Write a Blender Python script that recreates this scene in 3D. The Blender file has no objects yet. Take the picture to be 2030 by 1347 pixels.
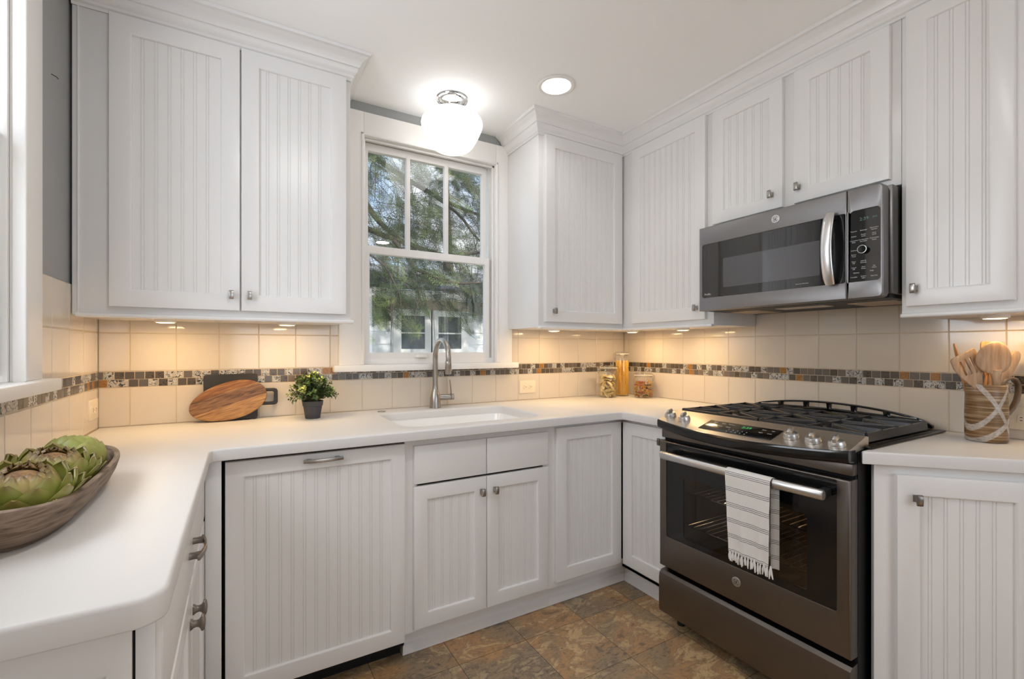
import bpy, bmesh, math, random
from mathutils import Matrix, Vector, noise
random.seed(7)
PI = math.pi
SC = bpy.context.scene
COL = SC.collection
# ------------------------------------------------------------------ camera
CAM = Vector((0.0, -2.4296, 1.232)); YAW = math.radians(30.377)
cd = bpy.data.cameras.new('camera'); cam = bpy.data.objects.new('camera', cd); COL.objects.link(cam)
cam.location = CAM; cam.rotation_euler = (PI/2, 0, -YAW)
cd.sensor_width = 36.0; cd.sensor_fit = 'HORIZONTAL'; cd.lens = 922.0/2030*36.0
cd.shift_y = 17.37/2030; cd.clip_start = 0.02; cd.clip_end = 300
SC.camera = cam
# ------------------------------------------------------------------ world, sun, exposure
SC.view_settings.view_transform = 'Standard'; SC.view_settings.look = 'None'
SC.view_settings.gamma = 1.0; SC.view_settings.use_curve_mapping = False
SC.view_settings.exposure = 0.52
W = bpy.data.worlds.new('world'); SC.world = W; W.use_nodes = True
wn = W.node_tree; wn.nodes.clear()
wo = wn.nodes.new('ShaderNodeOutputWorld'); wb = wn.nodes.new('ShaderNodeBackground')
wt = wn.nodes.new('ShaderNodeTexCoord'); wnz = wn.nodes.new('ShaderNodeTexNoise'); wr = wn.nodes.new('ShaderNodeValToRGB')
wnz.inputs['Scale'].default_value = 3.0; wnz.inputs['Detail'].default_value = 4
wr.color_ramp.elements[0].position = .4; wr.color_ramp.elements[0].color = (.50, .70, 1.0, 1)
wr.color_ramp.elements[1].position = .62; wr.color_ramp.elements[1].color = (.95, .97, 1.0, 1)
wn.links.new(wt.outputs['Generated'], wnz.inputs['Vector']); wn.links.new(wnz.outputs['Fac'], wr.inputs['Fac'])
wn.links.new(wr.outputs['Color'], wb.inputs['Color']); wb.inputs['Strength'].default_value = 1.15
wn.links.new(wb.outputs[0], wo.inputs[0])
cy = SC.cycles
cy.use_denoising = True; cy.max_bounces = 10; cy.diffuse_bounces = 5; cy.glossy_bounces = 5
cy.transparent_max_bounces = 24; cy.transmission_bounces = 6; cy.sample_clamp_indirect = 6.0
cy.caustics_reflective = False; cy.caustics_refractive = False

def lamp(name, kind, loc, power, color, size=.1, size_y=None, rot=(0, 0, 0), spread=None, shape=None):
    l = bpy.data.lights.new(name, kind); l.energy = power; l.color = color
    if kind == 'AREA':
        l.shape = shape or ('RECTANGLE' if size_y else 'DISK'); l.size = size
        if size_y: l.size_y = size_y
        if spread: l.spread = spread
    elif kind == 'SUN': l.angle = size
    else: l.shadow_soft_size = size
    o = bpy.data.objects.new(name, l); COL.objects.link(o); o.location = loc; o.rotation_euler = rot
    return o
lamp('sun', 'SUN', (0, -3, 8), 6.0, (1, .95, .86), .02, rot=(math.radians(47), 0, math.radians(10)))
DAY = (.90, .95, 1.0)
lamp('daylight_left_window', 'AREA', (-.80, -1.27, 1.75), 15, DAY, .95, 1.15, rot=(0, -PI/2, 0))
lamp('rear_fill_light', 'AREA', (.9, -5.28, 1.5), 15, DAY, 2.0, 1.5, rot=(PI/2, 0, 0))  # fill lamp outside an added, unseen rear window
lamp('daylight_side_window', 'AREA', (2.62, -3.40, 1.2), 2.5, DAY, .55, 1.0, rot=(0, PI/2, 0))
for cxy in ((.35, -1.8), (1.45, -2.9), (.3, -3.6), (1.5, -4.2)):
    lamp('downlight_lamp', 'AREA', (cxy[0], cxy[1], 2.472), 4.6 if cxy[1] > -2.5 else 1.3, (1, .985, .965), .15)

# ------------------------------------------------------------------ geometry helpers
ORG = {}
def V(*a): return Vector(a)
def empty(name, loc, label=None, cat=None, group=None):
    o = bpy.data.objects.new(name, None); o.empty_display_size = .05
    COL.objects.link(o); o.location = loc; ORG[o.name] = Vector(loc)
    if label: o['label'] = label
    if cat: o['category'] = cat
    if group: o['group'] = group
    return o
def mk(name, bm, mats, parent=None, angle=35, label=None, cat=None, group=None, kind=None, weld=False):
    if weld: bmesh.ops.remove_doubles(bm, verts=bm.verts, dist=1e-5)
    if parent is not None: org = ORG[parent.name]
    else:
        xs = [v.co for v in bm.verts]
        lo = Vector([min(c[i] for c in xs) for i in range(3)]); hi = Vector([max(c[i] for c in xs) for i in range(3)])
        org = Vector(((lo.x+hi.x)/2, (lo.y+hi.y)/2, lo.z))
    bmesh.ops.translate(bm, verts=bm.verts, vec=-org)
    me = bpy.data.meshes.new(name); bm.to_mesh(me); bm.free()
    for m in (mats if isinstance(mats, (list, tuple)) else [mats]): me.materials.append(m)
    if angle is not None:
        for p in me.polygons: p.use_smooth = True
        me.set_sharp_from_angle(angle=math.radians(angle))
    o = bpy.data.objects.new(name, me); COL.objects.link(o)
    if parent is not None: o.parent = parent
    else: o.location = org
    ORG[o.name] = org.copy()
    if label: o['label'] = label
    if cat: o['category'] = cat
    if group: o['group'] = group
    if kind: o['kind'] = kind
    return o
def bm_(): return bmesh.new()
def box(bm, x0, x1, y0, y1, z0, z1, bev=0.0, seg=2, M=None, mi=0):
    co = [(x, y, z) for z in (z0, z1) for y in (y0, y1) for x in (x0, x1)]
    vs = [bm.verts.new(c) for c in co]
    fs = [bm.faces.new([vs[i] for i in f]) for f in ((0, 2, 3, 1), (4, 5, 7, 6), (0, 1, 5, 4), (2, 6, 7, 3), (0, 4, 6, 2), (1, 3, 7, 5))]
    for f in fs: f.material_index = mi
    if bev > 0:
        es = list({e for f in fs for e in f.edges})
        r = bmesh.ops.bevel(bm, geom=es, offset=bev, segments=seg, profile=.5, affect='EDGES')
        vs = list({v for f in r['faces'] for v in f.verts} | {v for v in vs if v.is_valid})
    if M is not None: bmesh.ops.transform(bm, matrix=M, verts=[v for v in vs if v.is_valid])
    return vs
def inset(poly, d):
    n = len(poly); out = []
    for i in range(n):
        p0 = Vector(poly[i-1]); p1 = Vector(poly[i]); p2 = Vector(poly[(i+1) % n])
        a = (p1-p0).normalized(); b = (p2-p1).normalized()
        na = Vector((-a.y, a.x)); nb = Vector((-b.y, b.x))
        m = na+nb; k = 1+na.dot(nb)
        if k < .05: k = .05
        out.append(p1 + m*(d/k))
    return out
def slab(bm, outer, holes=(), t=.02, r=0.0, rb=0.0, rh=None, M=None, seg=3, mi=0):
    """outer, holes: CCW 2-D loops; extruded z 0..t; r rounds the top rim, rb the bottom rim, rh the hole rims."""
    if rh is None: rh = r
    def rings(rt, rbm):
        L = []
        if rbm > 0:
            for i in range(seg+1):
                a = PI/2*i/seg; L.append((rbm*(1-math.sin(a)), rbm*(1-math.cos(a))))
        else: L.append((0, 0))
        if rt > 0:
            for i in range(seg+1):
                a = PI/2*i/seg; L.append((rt*(1-math.cos(a)), t-rt+rt*math.sin(a)))
        else: L.append((0, t))
        return L
    newv = []; caps = [[], []]
    for k, loop in enumerate([outer]+list(holes)):
        prev = None; RR = rings(r if k == 0 else rh, rb if k == 0 else 0)
        for j, (d, z) in enumerate(RR):
            pl = inset(loop, d if k == 0 else -d) if d else [Vector(p) for p in loop]
            cur = [bm.verts.new((p[0], p[1], z)) for p in pl]; newv += cur
            if prev:
                n = len(cur)
                for i in range(n):
                    q = [prev[i], prev[(i+1) % n], cur[(i+1) % n], cur[i]]
                    if k: q.reverse()
                    bm.faces.new(q).material_index = mi
            prev = cur
            if j == 0: caps[0].append(cur)
            if j == len(RR)-1: caps[1].append(cur)
    for ci, cap in enumerate(caps):
        if len(cap) == 1:
            f = bm.faces.new(cap[0] if ci else list(reversed(cap[0]))); f.material_index = mi
        else:
            es = []
            for l in cap:
                for i in range(len(l)):
                    e = bm.edges.get((l[i], l[(i+1) % len(l)]))
                    es.append(e or bm.edges.new((l[i], l[(i+1) % len(l)])))
            g = bmesh.ops.triangle_fill(bm, edges=es, use_beauty=True, normal=(0, 0, 1 if ci else -1))
            for f in g['geom']:
                if isinstance(f, bmesh.types.BMFace):
                    f.material_index = mi
                    if (f.normal.z > 0) != bool(ci): f.normal_flip()
    if M is not None: bmesh.ops.transform(bm, matrix=M, verts=newv)
    return newv
def lathe(bm, prof, c=(0, 0, 0), seg=32, M=None, mi=0, uv=False):
    c = Vector(c); rows = []; allv = []
    for (r, z) in prof:
        if r < 1e-6: row = [bm.verts.new(c+V(0, 0, z))]
        else: row = [bm.verts.new(c+V(r*math.cos(2*PI*i/seg), r*math.sin(2*PI*i/seg), z)) for i in range(seg)]
        rows.append(row); allv += row
    for a, b in zip(rows, rows[1:]):
        for i in range(seg):
            j = (i+1) % seg
            if len(a) == 1 and len(b) == 1: continue
            if len(a) == 1: f = bm.faces.new((a[0], b[j], b[i]))
            elif len(b) == 1: f = bm.faces.new((a[i], a[j], b[0]))
            else: f = bm.faces.new((a[i], a[j], b[j], b[i]))
            f.material_index = mi
    if M is not None: bmesh.ops.transform(bm, matrix=M, verts=allv)
    return allv
def tube(bm, pts, r, seg=10, closed=False, cap=True, mi=0, flat=None):
    pts = [Vector(p) for p in pts]; n = len(pts); rs = r if isinstance(r, (list, tuple)) else [r]*n
    rows = []; up = None
    for i in range(n):
        if closed: t = pts[(i+1) % n]-pts[i-1]
        else: t = pts[min(i+1, n-1)]-pts[max(i-1, 0)]
        t.normalize()
        if up is None:
            up = V(0, 0, 1) if abs(t.z) < .9 else V(1, 0, 0)
        s = t.cross(up).normalized(); up = s.cross(t).normalized()
        kx, ky = flat or (1, 1)
        rows.append([bm.verts.new(pts[i]+s*(rs[i]*kx*math.cos(2*PI*k/seg))+up*(rs[i]*ky*math.sin(2*PI*k/seg))) for k in range(seg)])
    m = n if closed else n-1
    for i in range(m):
        a, b = rows[i], rows[(i+1) % n]
        for k in range(seg):
            j = (k+1) % seg
            bm.faces.new((a[k], b[k], b[j], a[j])).material_index = mi
    if cap and not closed:
        bm.faces.new(rows[0]).material_index = mi; bm.faces.new(list(reversed(rows[-1]))).material_index = mi
    return rows
def sweep(bm, path, prof, side=1, cap=True):
    """path: 2-D points; prof: (outward offset, z); mitred corners; side=+1 offsets to the right of travel."""
    P = [Vector(p) for p in path]; n = len(P); rows = []
    for i in range(n):
        ds = []
        if i > 0: ds.append((P[i]-P[i-1]).normalized())
        if i < n-1: ds.append((P[i+1]-P[i]).normalized())
        ns = [Vector((d.y, -d.x))*side for d in ds]
        m = ns[0] if len(ns) == 1 else (ns[0]+ns[1])/(1+ns[0].dot(ns[1]))
        rows.append([bm.verts.new((P[i].x+m.x*d, P[i].y+m.y*d, z)) for d, z in prof])
    k = len(prof)
    for a, b in zip(rows, rows[1:]):
        for j in range(k):
            q = [a[j], b[j], b[(j+1) % k], a[(j+1) % k]]
            bm.faces.new(q)
    if cap:
        bm.faces.new(rows[0]); bm.faces.new(list(reversed(rows[-1])))
    bmesh.ops.recalc_face_normals(bm, faces=bm.faces)
def rrect(x0, x1, y0, y1, r, n=6):
    out = []
    for cx, cy_, a0 in ((x1-r, y0+r, -PI/2), (x1-r, y1-r, 0), (x0+r, y1-r, PI/2), (x0+r, y0+r, PI)):
        for i in range(n+1):
            a = a0+PI/2*i/n; out.append((cx+r*math.cos(a), cy_+r*math.sin(a)))
    return out
def rect(x0, x1, y0, y1): return [(x0, y0), (x1, y0), (x1, y1), (x0, y1)]
def T(x, y, z): return Matrix.Translation((x, y, z))
def RZ(a): return Matrix.Rotation(a, 4, 'Z')
def RX(a): return Matrix.Rotation(a, 4, 'X')
def RY(a): return Matrix.Rotation(a, 4, 'Y')
FACE = Matrix(((1, 0, 0, 0), (0, 0, -1, 0), (0, 1, 0, 0), (0, 0, 0, 1)))   # (px,py,pz)->(px,-pz,py): drawn upright, front towards -y
R_BACK, R_RIGHT, R_LEFT = RZ(0), RZ(-PI/2), RZ(PI/2)
def text_into(bm, items, M, mi=0, depth=.0004):
    """items: (string, x, y, size); drawn in local XY then moved by M; real letter shapes"""
    for s, x, y, size in items:
        c = bpy.data.curves.new('lettering', 'FONT'); c.body = s; c.size = size; c.align_x = 'CENTER'; c.align_y = 'CENTER'
        c.extrude = depth/2; c.resolution_u = 2
        o = bpy.data.objects.new('lettering', c); COL.objects.link(o)
        dg = bpy.context.evaluated_depsgraph_get(); me = bpy.data.meshes.new_from_object(o.evaluated_get(dg))
        bpy.data.objects.remove(o); bpy.data.curves.remove(c)
        me.transform(M @ T(x, y, depth/2)); n0 = len(bm.faces)
        bm.from_mesh(me); bm.faces.ensure_lookup_table()
        for f in bm.faces[n0:]: f.material_index = mi
        bpy.data.meshes.remove(me)

# ------------------------------------------------------------------ material helpers
def material(name):
    m = bpy.data.materials.new(name); m.use_nodes = True; nt = m.node_tree; nt.nodes.clear()
    out = nt.nodes.new('ShaderNodeOutputMaterial')
    return m, nt, out
def s2l(c): return tuple(((v/255)/12.92 if v/255 <= .04045 else ((v/255+.055)/1.055)**2.4) for v in c)
def N(nt, typ, **kw):
    n = nt.nodes.new(typ)
    for k, v in kw.items():
        if hasattr(n, k): setattr(n, k, v)
        else: n.inputs[k].default_value = v
    return n
def paint(name, rgb, rough=.4, metal=0., spec=.5, bump=0., bscale=60., var=0., vscale=6., coat=0., stretch=None, aniso=0.):
    m, nt, out = material(name); L = nt.links
    b = N(nt, 'ShaderNodeBsdfPrincipled'); L.new(b.outputs[0], out.inputs[0])
    c = s2l(rgb); b.inputs['Base Color'].default_value = (*c, 1); b.inputs['Roughness'].default_value = rough
    b.inputs['Metallic'].default_value = metal; b.inputs['Specular IOR Level'].default_value = spec
    b.inputs['Coat Weight'].default_value = coat
    if aniso: b.inputs['Anisotropic'].default_value = aniso
    tc = N(nt, 'ShaderNodeTexCoord'); src = tc.outputs['Object']
    if stretch:
        mp = N(nt, 'ShaderNodeMapping'); mp.inputs['Scale'].default_value = stretch; L.new(src, mp.inputs[0]); src = mp.outputs[0]
    nz = N(nt, 'ShaderNodeTexNoise', Scale=vscale, Detail=4.); L.new(src, nz.inputs['Vector'])
    mx = N(nt, 'ShaderNodeMix', data_type='RGBA'); mx.inputs['A'].default_value = (*[v*(1-var) for v in c], 1)
    mx.inputs['B'].default_value = (*[min(1, v*(1+var)) for v in c], 1)
    L.new(nz.outputs['Fac'], mx.inputs['Factor']); L.new(mx.outputs['Result'], b.inputs['Base Color'])
    if bump:
        n2 = N(nt, 'ShaderNodeTexNoise', Scale=bscale, Detail=3.); L.new(src, n2.inputs['Vector'])
        bp = N(nt, 'ShaderNodeBump', Strength=bump, Distance=.002); L.new(n2.outputs['Fac'], bp.inputs['Height']); L.new(bp.outputs[0], b.inputs['Normal'])
    return m
def ramp_mat(name, stops, rough=.5, scale=5., detail=6., stretch=(1, 1, 1), attr=None, bump=0., spec=.5, metal=0., distortion=0., coord='Object', rot=(0, 0, 0), const=False):
    m, nt, out = material(name); L = nt.links
    b = N(nt, 'ShaderNodeBsdfPrincipled', Roughness=rough, Metallic=metal); b.inputs['Specular IOR Level'].default_value = spec
    L.new(b.outputs[0], out.inputs[0])
    tc = N(nt, 'ShaderNodeTexCoord'); mp = N(nt, 'ShaderNodeMapping'); mp.inputs['Scale'].default_value = stretch; mp.inputs['Rotation'].default_value = rot
    L.new(tc.outputs[coord], mp.inputs[0]); vec = mp.outputs[0]
    if attr:
        at = N(nt, 'ShaderNodeAttribute', attribute_name=attr)
        ml = N(nt, 'ShaderNodeVectorMath', operation='MULTIPLY_ADD'); L.new(at.outputs['Color'], ml.inputs[0]); ml.inputs[1].default_value = (37, 53, 71)
        L.new(vec, ml.inputs[2]); vec = ml.outputs[0]
    nz = N(nt, 'ShaderNodeTexNoise', Scale=scale, Detail=detail, Distortion=distortion); L.new(vec, nz.inputs['Vector'])
    rp = N(nt, 'ShaderNodeValToRGB'); cr = rp.color_ramp
    if const: cr.interpolation = 'CONSTANT'
    while len(cr.elements) < len(stops): cr.elements.new(.5)
    for e, (p, c) in zip(cr.elements, stops): e.position = p; e.color = (*s2l(c), 1)
    L.new(nz.outputs['Fac'], rp.inputs['Fac']); L.new(rp.outputs[0], b.inputs['Base Color'])
    if bump:
        bp = N(nt, 'ShaderNodeBump', Strength=bump, Distance=.003); L.new(nz.outputs['Fac'], bp.inputs['Height']); L.new(bp.outputs[0], b.inputs['Normal'])
    return m
def glow(name, rgb, strength, mixgloss=.1):
    m, nt, out = material(name); L = nt.links
    e = N(nt, 'ShaderNodeEmission', Strength=strength); e.inputs[0].default_value = (*rgb, 1)
    g = N(nt, 'ShaderNodeBsdfGlossy', Roughness=.15); mx = N(nt, 'ShaderNodeMixShader'); mx.inputs[0].default_value = mixgloss
    L.new(e.outputs[0], mx.inputs[1]); L.new(g.outputs[0], mx.inputs[2]); L.new(mx.outputs[0], out.inputs[0])
    return m
def thin_glass(name, tint=(1, 1, 1), ior=1.5, rough=0.0, boost=1.0):
    m, nt, out = material(name); L = nt.links
    t = N(nt, 'ShaderNodeBsdfTransparent'); t.inputs[0].default_value = (*tint, 1)
    g = N(nt, 'ShaderNodeBsdfGlossy', Roughness=rough); f = N(nt, 'ShaderNodeLayerWeight', Blend=.5)
    f0 = ((ior-1)/(ior+1))**2*boost
    po = N(nt, 'ShaderNodeMath', operation='POWER'); po.inputs[1].default_value = 5.0
    mu = N(nt, 'ShaderNodeMath', operation='MULTIPLY_ADD', use_clamp=True); mu.inputs[1].default_value = 1-f0; mu.inputs[2].default_value = f0
    mx = N(nt, 'ShaderNodeMixShader'); L.new(f.outputs['Facing'], po.inputs[0]); L.new(po.outputs[0], mu.inputs[0]); L.new(mu.outputs[0], mx.inputs[0])
    L.new(t.outputs[0], mx.inputs[1]); L.new(g.outputs[0], mx.inputs[2]); L.new(mx.outputs[0], out.inputs[0])
    return m

WHITE = paint('white_cabinet_paint', (231, 229, 227), .27, var=.012, bump=.03, bscale=90)
TRIMW = paint('white_trim_paint', (238, 235, 231), .35, var=.01)
CEILM = paint('ceiling_paint', (250, 250, 249), .8, var=.01)
GREYW = paint('grey_wall_paint', (156, 157, 156), .7, var=.03)
GROUT = paint('grout', (204, 186, 162), .9, var=.03)
TILE = paint('cream_glazed_tile', (215, 204, 189), .08, var=.025, vscale=3, bump=.02, bscale=8, spec=.55)
STONE = paint('white_solid_surface', (221, 218, 215), .42, spec=.35, var=.008, vscale=20)
SINKW = paint('white_sink_enamel', (246, 245, 243), .12)
NICKEL = paint('brushed_nickel', (168, 163, 157), .30, metal=1, var=.06, vscale=40, stretch=(1, 1, 12))
PEWTER = paint('dark_pewter', (128, 122, 117), .34, metal=1, var=.08, vscale=30)
CHROME = paint('chrome', (232, 232, 232), .05, metal=1)
SLATE = paint('slate_steel', (120, 113, 107), .36, metal=1, var=.05, vscale=30, stretch=(1, 1, 40))
SLATE_LIT = paint('slate_steel_lit', (134, 131, 130), .38, metal=1, var=.05, vscale=30, stretch=(1, 1, 40))  # same finish as the range, window light painted into the base colour
STEEL = paint('brushed_steel', (206, 198, 188), .40, metal=1, var=.07, vscale=30, stretch=(30, 1, 1))
HANDLE = paint('satin_steel_handle', (214, 213, 212), .33, metal=1, var=.03)
BLACKG = paint('black_enamel_gloss', (17, 17, 18), .10, spec=.6)
BLACKGL = paint('black_glass', (20, 20, 22), .04, spec=1.0, coat=.6)
BLACKM = paint('black_matte', (24, 23, 23), .5)
IRON = paint('cast_iron', (40, 40, 42), .27, bump=.1, bscale=200, var=.1, vscale=40)
DARKGAP = paint('dark_recess', (14, 12, 12), .9)
OVENIN = paint('oven_enamel', (58, 50, 44), .35, var=.15, vscale=50)
LABELW = paint('pale_lettering', (206, 206, 204), .5)
GREENLED = glow('green_led', (.12, .75, .22), .45, 0)
PALELED = glow('pale_led', (.45, .75, .62), .16, 0)
IVORY = paint('ivory_plastic', (232, 219, 196), .3)
BLACKBOARD = paint('black_stained_wood', (34, 32, 35), .55, var=.12, vscale=20, stretch=(1, 1, 20))
POTM = paint('charcoal_plastic_pot', (66, 65, 68), .55)
SOIL = paint('potting_soil', (40, 30, 22), .9, var=.3, vscale=80)
PUTTY = paint('ceramic_white', (236, 232, 226), .2)
LINEN = None
GLASSW = thin_glass('window_glass', (.965, .965, .965), 1.5, boost=1.5)
GLASSJ = thin_glass('jar_glass', (.985, .99, .985), 1.5, boost=1.6)
SMOKE = thin_glass('smoked_oven_glass', (.62, .60, .58), 1.5, .02, 1.0)
OPAL = glow('lit_opal_glass', (1, .982, .945), 2.0, .03)
CANLENS = glow('lit_lamp_lens', (1, .96, .9), 1.3, 0)
PUCK = glow('lit_puck_lens', (1, .78, .45), 6.0, 0)

# ------------------------------------------------------------------ the setting
XL, XR, ZC = -.485, 2.339, 2.49
YB = -5.1
def struct(name, bm, m, parent=None, **kw): return mk(name, bm, m, parent, kind='structure' if parent is None else None, **kw)
# floor of slate-look tiles
bm = bm_(); ca = bm.loops.layers.float_color.new('rnd'); P = .3045; g = .0009
for i in range(-10, 10):
    for j in range(-18, 4):
        x0 = .738+P*i; y0 = -.766+P*j
        if x0 > XR or x0+P < XL-.1 or y0 > .1 or y0+P < YB: continue
        vs = [bm.verts.new((x, y, 0)) for x, y in ((x0+g, y0+g), (x0+P-g, y0+g), (x0+P-g, y0+P-g), (x0+g, y0+P-g))]
        f = bm.faces.new(vs); c = (random.random(), random.random(), random.random(), 1)
        for l in f.loops: l[ca] = c
FLOORM, nt, out = material('slate_vinyl_tile'); L = nt.links
b = N(nt, 'ShaderNodeBsdfPrincipled', Roughness=.42); L.new(b.outputs[0], out.inputs[0])
tc = N(nt, 'ShaderNodeTexCoord'); at = N(nt, 'ShaderNodeAttribute', attribute_name='rnd')
ma = N(nt, 'ShaderNodeVectorMath', operation='MULTIPLY_ADD'); ma.inputs[1].default_value = (31, 47, 5); L.new(at.outputs['Color'], ma.inputs[0]); L.new(tc.outputs['Object'], ma.inputs[2])
mp = N(nt, 'ShaderNodeMapping'); mp.inputs['Scale'].default_value = (1, 1.7, 1); mp.inputs['Rotation'].default_value = (0, 0, .5); L.new(ma.outputs[0], mp.inputs[0])
n1 = N(nt, 'ShaderNodeTexNoise', Scale=7.5, Detail=12., Roughness=.70, Distortion=.7); L.new(mp.outputs[0], n1.inputs['Vector'])
n2 = N(nt, 'ShaderNodeTexNoise', Scale=3.0, Detail=5., Roughness=.6, Distortion=.6); 
mp2 = N(nt, 'ShaderNodeMapping'); mp2.inputs['Location'].default_value = (9, 4, 2); L.new(ma.outputs[0], mp2.inputs[0]); L.new(mp2.outputs[0], n2.inputs['Vector'])
n3 = N(nt, 'ShaderNodeTexNoise', Scale=30., Detail=8., Roughness=.75, Distortion=1.4); L.new(mp.outputs[0], n3.inputs['Vector'])
def ramp(nt, fac, stops):
    rp = N(nt, 'ShaderNodeValToRGB'); cr = rp.color_ramp
    while len(cr.elements) < len(stops): cr.elements.new(.5)
    for e, (p, c) in zip(cr.elements, stops): e.position = p; e.color = (*s2l(c), 1)
    nt.links.new(fac, rp.inputs['Fac']); return rp.outputs[0]
def mixc(nt, fac, a, b_, mode='MIX'):
    m = N(nt, 'ShaderNodeMix', data_type='RGBA', blend_type=mode)
    for s, v in (('Factor', fac), ('A', a), ('B', b_)):
        if hasattr(v, 'links'): nt.links.new(v, m.inputs[s])
        elif isinstance(v, tuple): m.inputs[s].default_value = (*v[:3], 1)
        else: m.inputs[s].default_value = v
    return m.outputs['Result']
cA = ramp(nt, n1.outputs['Fac'], [(.26, (84, 74, 66)), (.37, (134, 110, 84)), (.44, (178, 138, 96)), (.50, (146, 118, 90)), (.57, (196, 166, 124)), (.64, (150, 120, 88)), (.75, (206, 180, 142))])
cB = ramp(nt, n1.outputs['Fac'], [(.28, (70, 66, 62)), (.40, (118, 106, 92)), (.47, (150, 130, 104)), (.53, (108, 96, 84)), (.60, (168, 148, 118)), (.72, (100, 90, 78))])
k = ramp(nt, n2.outputs['Fac'], [(.46, (0, 0, 0)), (.60, (255, 255, 255))])
c = mixc(nt, k, cA, cB)
sp = ramp(nt, n3.outputs['Fac'], [(.34, (90, 80, 72)), (.46, (255, 255, 255)), (.6, (255, 255, 255)), (.72, (255, 236, 205))])
c = mixc(nt, .6, c, sp, 'MULTIPLY'); c = mixc(nt, 1.0, c, (1.18, 1.15, 1.10), 'MULTIPLY'); L.new(c, b.inputs['Base Color'])
bp = N(nt, 'ShaderNodeBump', Strength=.25, Distance=.003); L.new(n3.outputs['Fac'], bp.inputs['Height']); L.new(bp.outputs[0], b.inputs['Normal'])
floor = struct('floor', bm, FLOORM, angle=None)
bm = bm_(); box(bm, XL-.1, XR+.1, YB, .1, -.06, -.0015)
struct('subfloor', bm, paint('floor_joint', (60, 48, 38), .9), floor)
# ceiling with holes for recessed lights
CANS = [(1.309, -.616), (.35, -1.8), (1.45, -2.9), (.3, -3.6), (1.5, -4.2)]
def circ(cx, cy_, r, n=32): return [(cx+r*math.cos(2*PI*i/n), cy_+r*math.sin(2*PI*i/n)) for i in range(n)]
bm = bm_(); slab(bm, rect(XL-.15, XR+.15, YB-.1, .16), [circ(*CANS[0], .070)], .12, M=T(0, 0, ZC))
ceiling = struct('ceiling', bm, CEILM)
for cxy in CANS[1:]:
    bm = bm_(); lathe(bm, [(.072, 0), (.09, -.004), (.092, -.001)], (*cxy, ZC-.002), 32); struct('downlight_trim', bm, TRIMW, ceiling)
# walls (tile face planes: y=0, x=XL, x=XR; painted plaster 6 mm behind)
def wall_y(name, y0, y1, x0, x1, z1, op, m):
    bm = bm_()
    if op:
        a, b_, c, d = op
        box(bm, x0, a, y0, y1, 0, z1); box(bm, b_, x1, y0, y1, 0, z1); box(bm, a, b_, y0, y1, 0, c); box(bm, a, b_, y0, y1, d, z1)
    else: box(bm, x0, x1, y0, y1, 0, z1)
    return struct(name, bm, m, angle=None)
def wall_x(name, x0, x1, y0, y1, z1, op, m):
    bm = bm_()
    if op:
        a, b_, c, d = op
        box(bm, x0, x1, y0, a, 0, z1); box(bm, x0, x1, b_, y1, 0, z1); box(bm, x0, x1, a, b_, 0, c); box(bm, x0, x1, a, b_, d, z1)
    else: box(bm, x0, x1, y0, y1, 0, z1)
    return struct(name, bm, m, angle=None)
wall_north = wall_y('wall_back', .006, .15, XL-.15, XR+.15, ZC, (.53, 1.318, 1.13, 2.325), GREYW)
wall_left = wall_x('wall_left', XL-.156, XL-.006, YB, .006, ZC, (-1.72, -.806, 1.13, 2.325), GREYW)
wall_right = wall_x('wall_right', XR+.006, XR+.15, YB, .006, ZC, (-3.66, -3.14, .6, 1.72), GREYW)
wall_rear = wall_y('wall_rear', YB-.12, YB, XL-.15, XR+.15, ZC, (-.1, 1.9, .75, 2.25), GREYW)

# ---- backsplash: field tiles and a two-row mosaic border, per wall
TZ = [(.914, 1.0725), (1.1372, 1.2943), (1.2943, 1.4470)]
Z3, Z2 = 1.0735, 1.1365
def one_tile(bm, a0, a1, z0, z1, M, gap=.0012, bv=.0016, face=.0):
    a0 += gap; a1 -= gap; z0 += gap; z1 -= gap
    if a1-a0 < .004 or z1-z0 < .004: return []
    o = [bm.verts.new(M @ V(x, .002, z)) for x, z in ((a0, z0), (a1, z0), (a1, z1), (a0, z1))]
    i = [bm.verts.new(M @ V(x, face, z)) for x, z in ((a0+bv, z0+bv), (a1-bv, z0+bv), (a1-bv, z1-bv), (a0+bv, z1-bv))]
    fs = [bm.faces.new(i)]
    for k in range(4): fs.append(bm.faces.new((o[k], o[(k+1) % 4], i[(k+1) % 4], i[k])))
    return fs
MOSAIC, nt, out = material('mosaic_stone_glass'); L = nt.links
b = N(nt, 'ShaderNodeBsdfPrincipled', Roughness=.22); L.new(b.outputs[0], out.inputs[0])
at = N(nt, 'ShaderNodeAttribute', attribute_name='rnd'); tc = N(nt, 'ShaderNodeTexCoord')
sx = N(nt, 'ShaderNodeSeparateColor'); L.new(at.outputs['Color'], sx.inputs[0])
ma = N(nt, 'ShaderNodeVectorMath', operation='MULTIPLY_ADD'); ma.inputs[1].default_value = (31, 47, 5); L.new(at.outputs['Color'], ma.inputs[0]); L.new(tc.outputs['Object'], ma.inputs[2])
nz = N(nt, 'ShaderNodeTexNoise', Scale=62., Detail=4., Roughness=.6, Distortion=2.2); L.new(ma.outputs[0], nz.inputs['Vector'])
def ramp2(stops, const=False):
    rp = N(nt, 'ShaderNodeValToRGB'); cr = rp.color_ramp
    if const: cr.interpolation = 'CONSTANT'
    while len(cr.elements) < len(stops): cr.elements.new(.5)
    for e, (p, c) in zip(cr.elements, stops): e.position = p; e.color = (*s2l(c), 1)
    return rp
marble = ramp2([(.36, (42, 40, 40)), (.46, (120, 116, 112)), (.53, (212, 208, 202)), (.64, (150, 146, 140)), (.74, (226, 224, 220))]); L.new(nz.outputs['Fac'], marble.inputs[0])
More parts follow.
